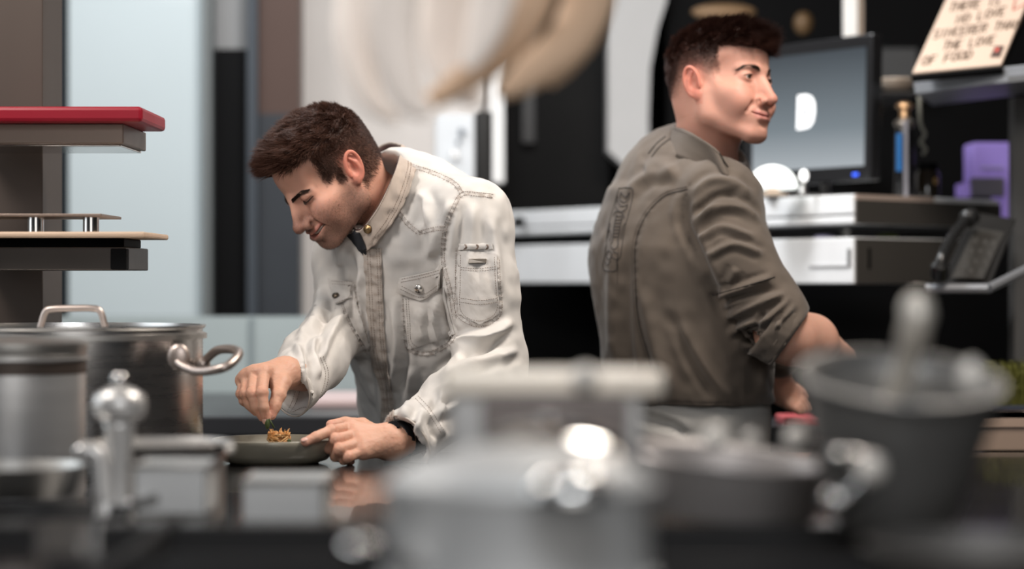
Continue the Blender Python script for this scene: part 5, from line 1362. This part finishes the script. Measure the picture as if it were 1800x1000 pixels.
# trousers, shoes
TRO = mat('black_twill', (.012,.012,.014), .8)
s = SDF((-.35,4.15,.05), (.25,4.75,.95), .008)
s.cap(pel, pel+np.array((.0,.02,-.08)), .165, .16, k=.03, flat=fA, q=1.4)
for sx in (-1,1):
    hip = pel+np.array((sx*.06,-sx*.06,-.10)); kn = hip+np.array((.0,.02,-.33)); an = kn+np.array((.01,.05,-.34)); an[2] = .09
    s.chain([hip, kn, an], [.095,.07,.06], k=.03)
TV, TF = s.mesh(1); mk('trousers', TV, TF, TRO, chef_a)
for sx in (-1,1):
    an = pel+np.array((sx*.06+.01,-sx*.06+.07,0)); MB().ball((an[0]-.04,an[1]-.05,.05), (.05,.13,.05), M=Matrix.Rotation(math.radians(-40),3,'Z')).build('shoe', BLACK, chef_a, smooth='all')
# ================================================================= second chef's jacket
GREYC = mat('grey_cotton', (.5,.5,.5), .78, attr='Col', bump=.25, bscale=1500, var=.05, vscale=25, sheen=.2, spec=.25)
fB = np.array((.93,.37,0.0))
s = SDF((.12,4.20,.78), (.62,4.92,1.52), .0036)
pelB, waiB, cheB, upB, nkB = W(1213,735,4.58), W(1208,600,4.57), W(1196,450,4.575), W(1202,370,4.58), W(1228,292,4.58)
s.chain([pelB+np.array((0,0,-.05)), waiB, cheB, upB], [.196,.190,.200,.170], k=.03, flat=fB, q=1.28)
RshB, RelB, RcfB = W(1268,352,4.42), W(1358,548,4.36), W(1384,590,4.35)
LshB = W(1190,345,4.76)
s.cap(RshB, upB, .066, .10, k=.05); s.cap(LshB, upB, .066, .10, k=.05)
nkB = W(1226,318,4.58)
s.cap(nkB+np.array((-.01,0,-.005)), upB, .060, .13, k=.04); s.cap(nkB+np.array((0,0,-.002)), RshB, .046, .054, k=.035); s.cap(nkB, LshB, .046, .054, k=.04)
s.chain([RshB, W(1292,450,4.38), RelB], [.068,.067,.060], k=.022); s.cap(RelB, RcfB+(RcfB-RelB)*.35, .060, .057, k=.01)
LelB = W(1330,560,4.80); s.chain([LshB, LelB], [.066,.055], k=.03); s.cap(LelB, W(1368,620,4.72), .055, .05, k=.02)
dB = np.array((.62,-.05,-.42))
cuff(s, RcfB+np.array((.004,0,-.004)), dB, .048, .04, .09)
s.cap(nkB+np.array((0,-.04,.0)), W(1255,232,4.49), .052, .080, k=.008, mode='sub')
s.cut((0,0,P(0,714,4.42).z), (0,0,-1), .004)
BV_, BF_ = s.mesh(2)
FOLD_B = [];q = BV_*np.array((1,1,.5)); BV_ = BV_+vnormals(BV_, BF_)*(.0040*noise3(q, 18, 22)+.0018*noise3(BV_, 45, 25))[:,None]
FOLD_B = [(.006,8,[(1215,345),(1250,318),(1290,322),(1325,350)]),(-.006,6,[(1222,380),(1255,345),(1300,342)]),(.007,8,[(1220,400),(1250,368),(1300,365),(1338,395)]),
 (.006,6,[(1225,425),(1270,400),(1330,420)]),(-.007,9,[(1208,330),(1204,390),(1225,440),(1250,500),(1275,560)]),(.006,6,[(1238,455),(1290,430),(1345,450)]),
 (.008,6,[(1252,520),(1300,507),(1362,487)]),(-.006,5,[(1258,534),(1310,520),(1370,505)]),(.008,6,[(1270,560),(1320,540),(1385,515)]),(.009,6,[(1275,590),(1310,572),(1350,560),(1392,520)]),
 (-.008,5,[(1290,585),(1325,575),(1345,545)]),(.008,6,[(1300,612),(1340,600),(1375,560),(1400,530)]),(-.006,4,[(1318,612),(1350,590),(1365,560)]),
 (.004,5,[(1355,560),(1372,580),(1352,620)]),(.006,12,[(1085,420),(1078,520),(1080,640)]),(-.005,10,[(1100,450),(1098,560),(1110,680)]),
 (.006,12,[(1130,500),(1150,600),(1180,700)]),(.005,12,[(1190,560),(1250,660),(1300,710)]),(-.004,9,[(1170,540),(1220,640),(1260,705)]),
 (.005,10,[(1130,300),(1160,290),(1190,300)]),(.005,9,[(1100,340),(1140,310),(1200,305)]),(.004,7,[(1295,470),(1280,500)]),(.005,10,[(1340,640),(1340,700)])]
FOLD_B = [(a*1.4, w_, p) for a, w_, p in FOLD_B]
BV_ = folds(BV_, BF_, FOLD_B)
SEAMS_B = [[(1208,333),(1168,345),(1135,380),(1118,425),(1117,480),(1122,560),(1140,625),(1157,695),(1160,715)],
 [(1212,325),(1200,360),(1203,400),(1222,440)],[(1070,704),(1150,707),(1225,709),(1300,710)],[(1252,519),(1300,506),(1362,487)]]
SMB = seam_mask(BV_, SEAMS_B, 4.0); BV_ = BV_-vnormals(BV_, BF_)*(SMB*(.0012+.0014*noise3(BV_, 150, 9)))[:,None]
def greycol(V, sm=None, tone=0.0):
    base = np.tile(np.array((.125,.100,.080)), (len(V),1)); n = noise3(V, 12, 32)*.5+noise3(V, 36, 33)*.3
    c = mixc(base, (.088,.074,.062), np.clip(.4+.6*n, 0, 1)*.6); c = mixc(c, (.06,.05,.042), np.full(len(V), tone))
    if sm is not None: c = mixc(c, (.04,.033,.028), np.clip(sm*(.4+.4*noise3(V, 220, 35)), 0, 1)*.7)
    return c
jkB = mk('jacket', BV_, BF_, GREYC, chef_b, col=greycol(BV_, SMB)); bB = bvh(BV_, BF_)
DTH = mat('charcoal_thread', (.018,.014,.012), .7)
stitches([bB], [SEAMS_B[0], SEAMS_B[3]], 'seam_piping', DTH, jkB, rad=.0011, cont=True, lift=.0002)
stitches([bB], [off(SEAMS_B[2],3), off(SEAMS_B[2],-3), [(1108,345),(1090,405),(1085,500)], off(SEAMS_B[0],5)], 'stitching', DTH, jkB, rad=.0004)
# embroidered emblem on the back
EM = [[(1088,331),(1108,330),(1113,336),(1111,352),(1104,380),(1098,402),(1094,430),(1090,452),(1083,458)],[(1088,331),(1082,352),(1074,380),(1069,402),(1066,430),(1063,452),(1061,474),(1083,475),(1084,458)],
 [(1092,338),(1100,346),(1107,338),(1104,350),(1098,356),(1090,350),(1092,338)],[(1086,352),(1092,362),(1104,360)],[(1082,362),(1090,372),(1100,368),(1104,362)],
 [(1078,380),(1083,372),(1094,374),(1098,384)],[(1084,376),(1081,392),(1078,412),(1077,424)],[(1094,377),(1092,392),(1088,412),(1086,424)]]
for k in range(7): EM.append([(1083-k*.9,380+k*6),(1093-k*1.0,380+k*6)])
EM += [[(1077,424),(1074,432),(1080,438),(1086,432),(1086,424)],[(1070,400),(1074,410),(1072,424)],[(1098,392),(1094,404),(1092,420)],[(1070,440),(1076,446),(1072,456),(1066,450),(1070,440)],
 [(1078,442),(1086,446),(1084,456),(1076,452)],[(1064,460),(1068,466),(1074,458)],[(1100,350),(1104,344)],[(1086,345),(1083,360)],[(1073,392),(1068,420)]]
stitches([bB], EM, 'embroidered_emblem', mat('emblem_thread', (.035,.030,.028), .7), jkB, rad=.0010, cont=True, lift=.0003)
# collar
CTb = [W(1176,222,4.56),W(1205,229,4.465),W(1234,245,4.415),W(1262,265,4.385),W(1281,292,4.385),W(1296,285,4.58),W(1290,255,4.66),W(1250,232,4.70),W(1205,220,4.68)]
CBb = [W(1160,256,4.53),W(1184,272,4.465),W(1222,290,4.42),W(1258,306,4.392),W(1283,312,4.365),W(1302,310,4.58),W(1298,290,4.68),W(1240,270,4.74),W(1180,256,4.70)]
clB, CVb, CFb = ring_band(CTb, CBb, 'collar', GREYC, jkB, th=.0035, col=lambda V: greycol(V, None, .08), bulge=.001, wr=.002)
bCb = bvh(CVb, CFb)
stitches([bCb], [[(1184,227),(1206,233),(1235,248),(1262,268),(1277,290)]], 'stitching', DTH, clB, rad=.0004)
# shoulder loop
stitches([bB], [[(1170,240),(1155,252),(1140,270)],[(1178,244),(1160,258),(1146,276)]], 'shoulder_loop', DTH, jkB, rad=.001, cont=True)
# rolled cuff band
d = dB/np.linalg.norm(dB); u = np.cross(d, (0,0,1)); u /= np.linalg.norm(u); v = np.cross(d, u)
def rr_(c, r): return [c+(u*math.cos(a)+v*math.sin(a))*r for a in np.linspace(0, 2*math.pi, 13)[:-1]]
c0 = RcfB+np.array((.004,0,-.004))
rc, RV, RF = ring_band(rr_(c0-d*.002, .0575), rr_(c0-d*.045, .0625), 'rolled_cuff', GREYC, jkB, th=.003, col=lambda V: greycol(V, None, .1), wr=.003, rows=8)
# lower garment
s = SDF((.05,4.2,.05), (.65,5.0,.98), .008)
pb = W(1210,735,4.58)
s.cap(pb, pb+np.array((0,0,-.12)), .185, .178, k=.03, flat=fB, q=1.25)
for sx in (-1,1):
    hip = pb+np.array((sx*.03,-sx*.09,-.12)); kn = hip+np.array((.03,.01,-.36)); an = np.array((kn[0]-.01,kn[1],.09))
    s.chain([hip, kn, an], [.10,.072,.06], k=.03)
TV, TF = s.mesh(1); TV = folds(TV, TF, [(.01,10,[(1090,735),(1140,760),(1200,765)]),(-.008,8,[(1120,728),(1170,745),(1215,770)]),(.008,7,[(1080,755),(1095,790)])])
mk('trousers', TV, TF, mat('light_grey_twill', (.46,.45,.43), .8, bump=.3, bscale=900), chef_b)
for sx in (-1,1):
    MB().ball((pb[0]+sx*.03+.08,pb[1]-sx*.09+.03,.05), (.13,.05,.05), M=Matrix.Rotation(math.radians(20),3,'Z')).build('shoe', BLACK, chef_b, smooth='all')
# ------------------------------------------------------------------ hands and forearms (skin), same surface technique
def hand_color(V, knuck, base, tips=()):
    n = len(V); c = np.tile(np.array(base), (n,1)).astype(float); c = mixc(c, (.56,.27,.19), np.clip(.3+.4*noise3(V, 60, 41), 0, 1)*.35)
    for p in knuck:
        d = np.linalg.norm(V-p, axis=1); c = mixc(c, (.62,.24,.17), .45*np.exp(-(d/.009)**2))
    for p in tips:
        d = np.linalg.norm(V-p, axis=1); c = mixc(c, (.66,.30,.24), .5*np.exp(-(d/.012)**2))
    return c
def make_hand(fingers, thumb, wrist, arm, base, h=.0012, palm_r=(.019,.0125), wr=.024, extra=None, seedn=1):
    allp = [p for f in fingers for p in f]+list(thumb)+[wrist, arm]; lo = np.min(allp, 0)-.035; hi = np.max(allp, 0)+.035
    s = SDF(lo, hi, h)
    for i, f in enumerate(fingers):
        s.cap(wrist, f[0], palm_r[0], palm_r[1], k=.012)
    for i in range(len(fingers)-1):
        m0 = (fingers[i][0]+fingers[i+1][0])/2; s.cap(wrist, m0, palm_r[0]*.95, palm_r[1]*.85, k=.010)
    s.cap(wrist, thumb[0], .019, .015, k=.012)
    s.cap((wrist+fingers[0][0])/2, thumb[1], .012, .010, k=.010)
    s.cap(arm, wrist, wr*1.15, wr, k=.014, flat=(fingers[0][0]-fingers[-1][0]), q=.85)
    rs = [.0102,.0090,.0083,.0070]
    for i, f in enumerate(fingers):
        sc = 1.0 if i < 3 else .88
        s.chain(f, [r*sc for r in rs], k=.0025)
        s.ell(f[0], .0118*sc, k=.006); s.ell(f[1], .0102*sc, k=.003)
    s.chain(thumb, [.0140,.0112,.0104,.0085], k=.004)
    if extra: extra(s)
    V, F = s.mesh(1)
    V = V+vnormals(V, F)*(.00035*noise3(V, 170, seedn)+.0002*noise3(V, 420, seedn+1))[:,None]
    return V, F
def nail(par, tip, prev, side, m, r=.0052):
    t = np.array(tip)-np.array(prev); t /= np.linalg.norm(t); sd = np.array(side, float); sd = sd-t*(sd @ t); sd /= np.linalg.norm(sd); w = np.cross(t, sd)
    M = Matrix(((w[0],t[0],sd[0]),(w[1],t[1],sd[1]),(w[2],t[2],sd[2])))
    MB().ball(Vector(tip)+Vector(t)*.001+Vector(sd)*.0055, (r, r*1.3, .0022), 14, 8, M=M).build('fingernail', m, par, smooth='all')
NAIL = mat('nail', (.66,.40,.33), .3, coat=.3)
HB = (.60,.345,.245)
# first chef, hand pinching over the plate
fr = [[W(464,654,3.945),W(461,690,3.905),W(464,716,3.90),W(468,737,3.905)],
      [W(448,655,3.95),W(443,692,3.915),W(450,716,3.91),W(461,733,3.915)],
      [W(435,661,3.96),W(431,692,3.93),W(438,711,3.93),W(450,724,3.93)],
      [W(427,669,3.975),W(424,692,3.95),W(428,705,3.95),W(438,714,3.95)]]
thr = [W(496,672,3.955),W(490,694,3.93),W(482,714,3.92),W(477,729,3.915)]
wrR = W(500,656,3.99); armR = W(546,660,4.10)
V, F = make_hand(fr, thr, wrR, armR, HB)
body_a_parts.append((V, F, hand_color(V, [f[0] for f in fr]+[f[1] for f in fr], HB, [f[3] for f in fr]+[thr[3]])))
nail(chef_a, thr[3], thr[2], (.2,-1,.2), NAIL); nail(chef_a, fr[0][3], fr[0][2], (-.6,-1,0), NAIL, .0045)
# herb held between finger and thumb
o = MB().ball(W(470,745,3.90), (.004,.004,.009)).tube([W(473,736,3.90), W(482,752,3.90)], .0014, 6).build('garnish', mat('dark_herb'), smooth='all')
tag(o, 'dark sprig of garnish pinched above the noodles', 'garnish')
# first chef, hand resting on the plate rim
fl = [[W(616,752,3.875),W(582,757,3.83),W(555,768,3.805),W(537,777,3.795)],
      [W(627,764,3.855),W(590,773,3.82),W(579,789,3.835),W(592,798,3.855)],
      [W(634,779,3.84),W(597,790,3.81),W(589,802,3.825),W(603,806,3.845)],
      [W(638,794,3.83),W(612,803,3.81),W(604,809,3.822),W(617,811,3.84)]]
thl = [W(668,765,3.91),W(637,747,3.915),W(607,744,3.91),W(582,747,3.90)]
wrL = W(686,777,3.875); armL = W(735,755,3.94)
V, F = make_hand(fl, thl, wrL, armL, HB, palm_r=(.021,.013), wr=.026)
body_a_parts.append((V, F, hand_color(V, [f[0] for f in fl]+[f[1] for f in fl], HB, [f[3] for f in fl]+[thl[3]])))
nail(chef_a, fl[0][3], fl[0][2], (-.1,-.5,.9), NAIL)
# wristwatch and dark undersleeve
d = (armL-wrL); d /= np.linalg.norm(d); u = np.cross(d, (0,0,1)); u /= np.linalg.norm(u); v = np.cross(d, u)
wc = W(697,772,3.89)
def ring3(c, r1, r2, n=13): return [c+u*math.cos(a)*r1+v*math.sin(a)*r2 for a in np.linspace(0, 2*math.pi, n)[:-1]]
wb, _, _ = ring_band(ring3(wc-d*.007, .0285,.0285), ring3(wc+d*.007, .029,.029), 'wristwatch', mat('black_rubber', (.012,.012,.013), .4), chef_a, th=.0028, wr=0)
hv = wc-u*.0-v*0; nrm = Vector((0,-.75,.6)).normalized(); 
MB().lathe([(.012,0),(.012,.006),(.010,.008),(.001,.008)], Vector(wc)+Vector((-.004,-.02,.018)), 28, (-.2,-.75,.62)).build('watch_face', mat('watch_glass', (.01,.01,.012), .08, coat=1), wb, smooth=True)
ring_band(ring3(wc+d*.010, .031,.031), ring3(W(735,757,3.94), .034,.034), 'undersleeve', mat('black_jersey', (.008,.008,.009), .9), chef_a, th=.002)
# second chef: forearms and hands
HB2 = (.64,.36,.27)
el, wr2 = W(1372,582,4.36), W(1478,634,4.56)
fb = [[W(1512,668,4.62),W(1516,692,4.60),W(1512,708,4.59),W(1506,718,4.585)],[W(1503,672,4.60),W(1506,697,4.58),W(1500,712,4.57),W(1494,720,4.57)],
      [W(1493,674,4.59),W(1495,698,4.57),W(1489,711,4.565),W(1484,718,4.565)],[W(1484,673,4.58),W(1485,692,4.565),W(1480,703,4.56),W(1476,710,4.56)]]
tb_ = [W(1500,655,4.60),W(1520,672,4.63),W(1522,690,4.63),W(1518,704,4.62)]
def forearm(el, mid, wr_, r):
    def f(s):
        s.chain([el, mid, wr_], r, k=.02)
    return f
mid = W(1425,600,4.44)
V, F = make_hand(fb, tb_, wr2, W(1470,628,4.54), HB2, h=.0022, extra=None)
body_b_parts.append((V, F, hand_color(V, [f[0] for f in fb], HB2)))
s = SDF(np.min([el,wr2],0)-.07, np.max([el,wr2],0)+.07, .0028)
s.chain([el, mid, wr2], [.050,.046,.029], k=.02); s.cap(W(1392,600,4.37), mid, .045, .040, k=.02)
V, F = s.mesh(2); body_b_parts.append((V, F, hand_color(V, [], HB2)))
# far hand low over the board
f2 = [[W(1398,694,4.78),W(1412,704,4.77),W(1420,712,4.77),W(1424,718,4.77)],[W(1396,700,4.77),W(1408,709,4.76),W(1415,716,4.76),W(1418,721,4.76)],
      [W(1393,706,4.76),W(1403,714,4.75),W(1409,719,4.75),W(1411,723,4.75)],[W(1389,711,4.75),W(1397,717,4.745),W(1402,721,4.745),W(1404,724,4.745)]]
t2 = [W(1388,684,4.79),W(1400,684,4.80),W(1410,690,4.80),W(1417,697,4.80)]
V, F = make_hand(f2, t2, W(1378,688,4.77), W(1360,650,4.75), HB2, h=.0022)
body_b_parts.append((V, F, hand_color(V, [], HB2)))
# torso and limbs under the clothes
def under(lo, hi, torso, flat, limbs, base):
    s = SDF(lo, hi, .007); s.chain([t[0] for t in torso], [t[1] for t in torso], k=.03, flat=flat, q=1.5)
    for L in limbs: s.chain([t[0] for t in L], [t[1] for t in L], k=.03)
    V, F = s.mesh(1); return V, F, hand_color(V, [], base)
def legs(p, dx, dy):
    out = []
    for sx in (-1,1):
        h = p+np.array((sx*dx,-sx*dy,-.10)); k = h+np.array((.0,.02,-.33)); a = k+np.array((.0,.03,-.34)); a[2] = .09
        out.append([(h,.07),(k,.05),(a,.038)])
    return out
body_a_parts.append(under((-.47,3.85,.05), (.15,4.75,1.48), [(pel,.13),(wai,.125),(che,.145),(upc,.125),(nek,.05)], fA,
    [[(upc,.06),(Lsh,.045),(Lel,.038),(armL,.026)], [(upc,.06),(Rsh,.045),(Rel,.036),(armR,.024)]]+legs(pel,.06,.06), HB))
body_b_parts.append(under((.05,4.25,.05), (.70,5.05,1.52), [(pelB,.14),(waiB,.135),(cheB,.145),(upB,.12),(nkB,.05)], fB,
    [[(upB,.06),(RshB,.038),(RelB,.030)], [(upB,.06),(LshB,.045),(LelB,.036),(W(1360,650,4.75),.026)]]+legs(pelB,.03,.09), HB2))
def body_mesh(parts, par, name='body'):
    Vs = []; Fs = []; Cs = []; off = 0
    for V, F, C in parts: Vs.append(V); Fs.append(F+off); Cs.append(C); off += len(V)
    return mk(name, np.concatenate(Vs), np.concatenate(Fs), SKIN, par, col=np.concatenate(Cs))
body_mesh(body_a_parts, chef_a)
body_mesh(body_b_parts, chef_b)
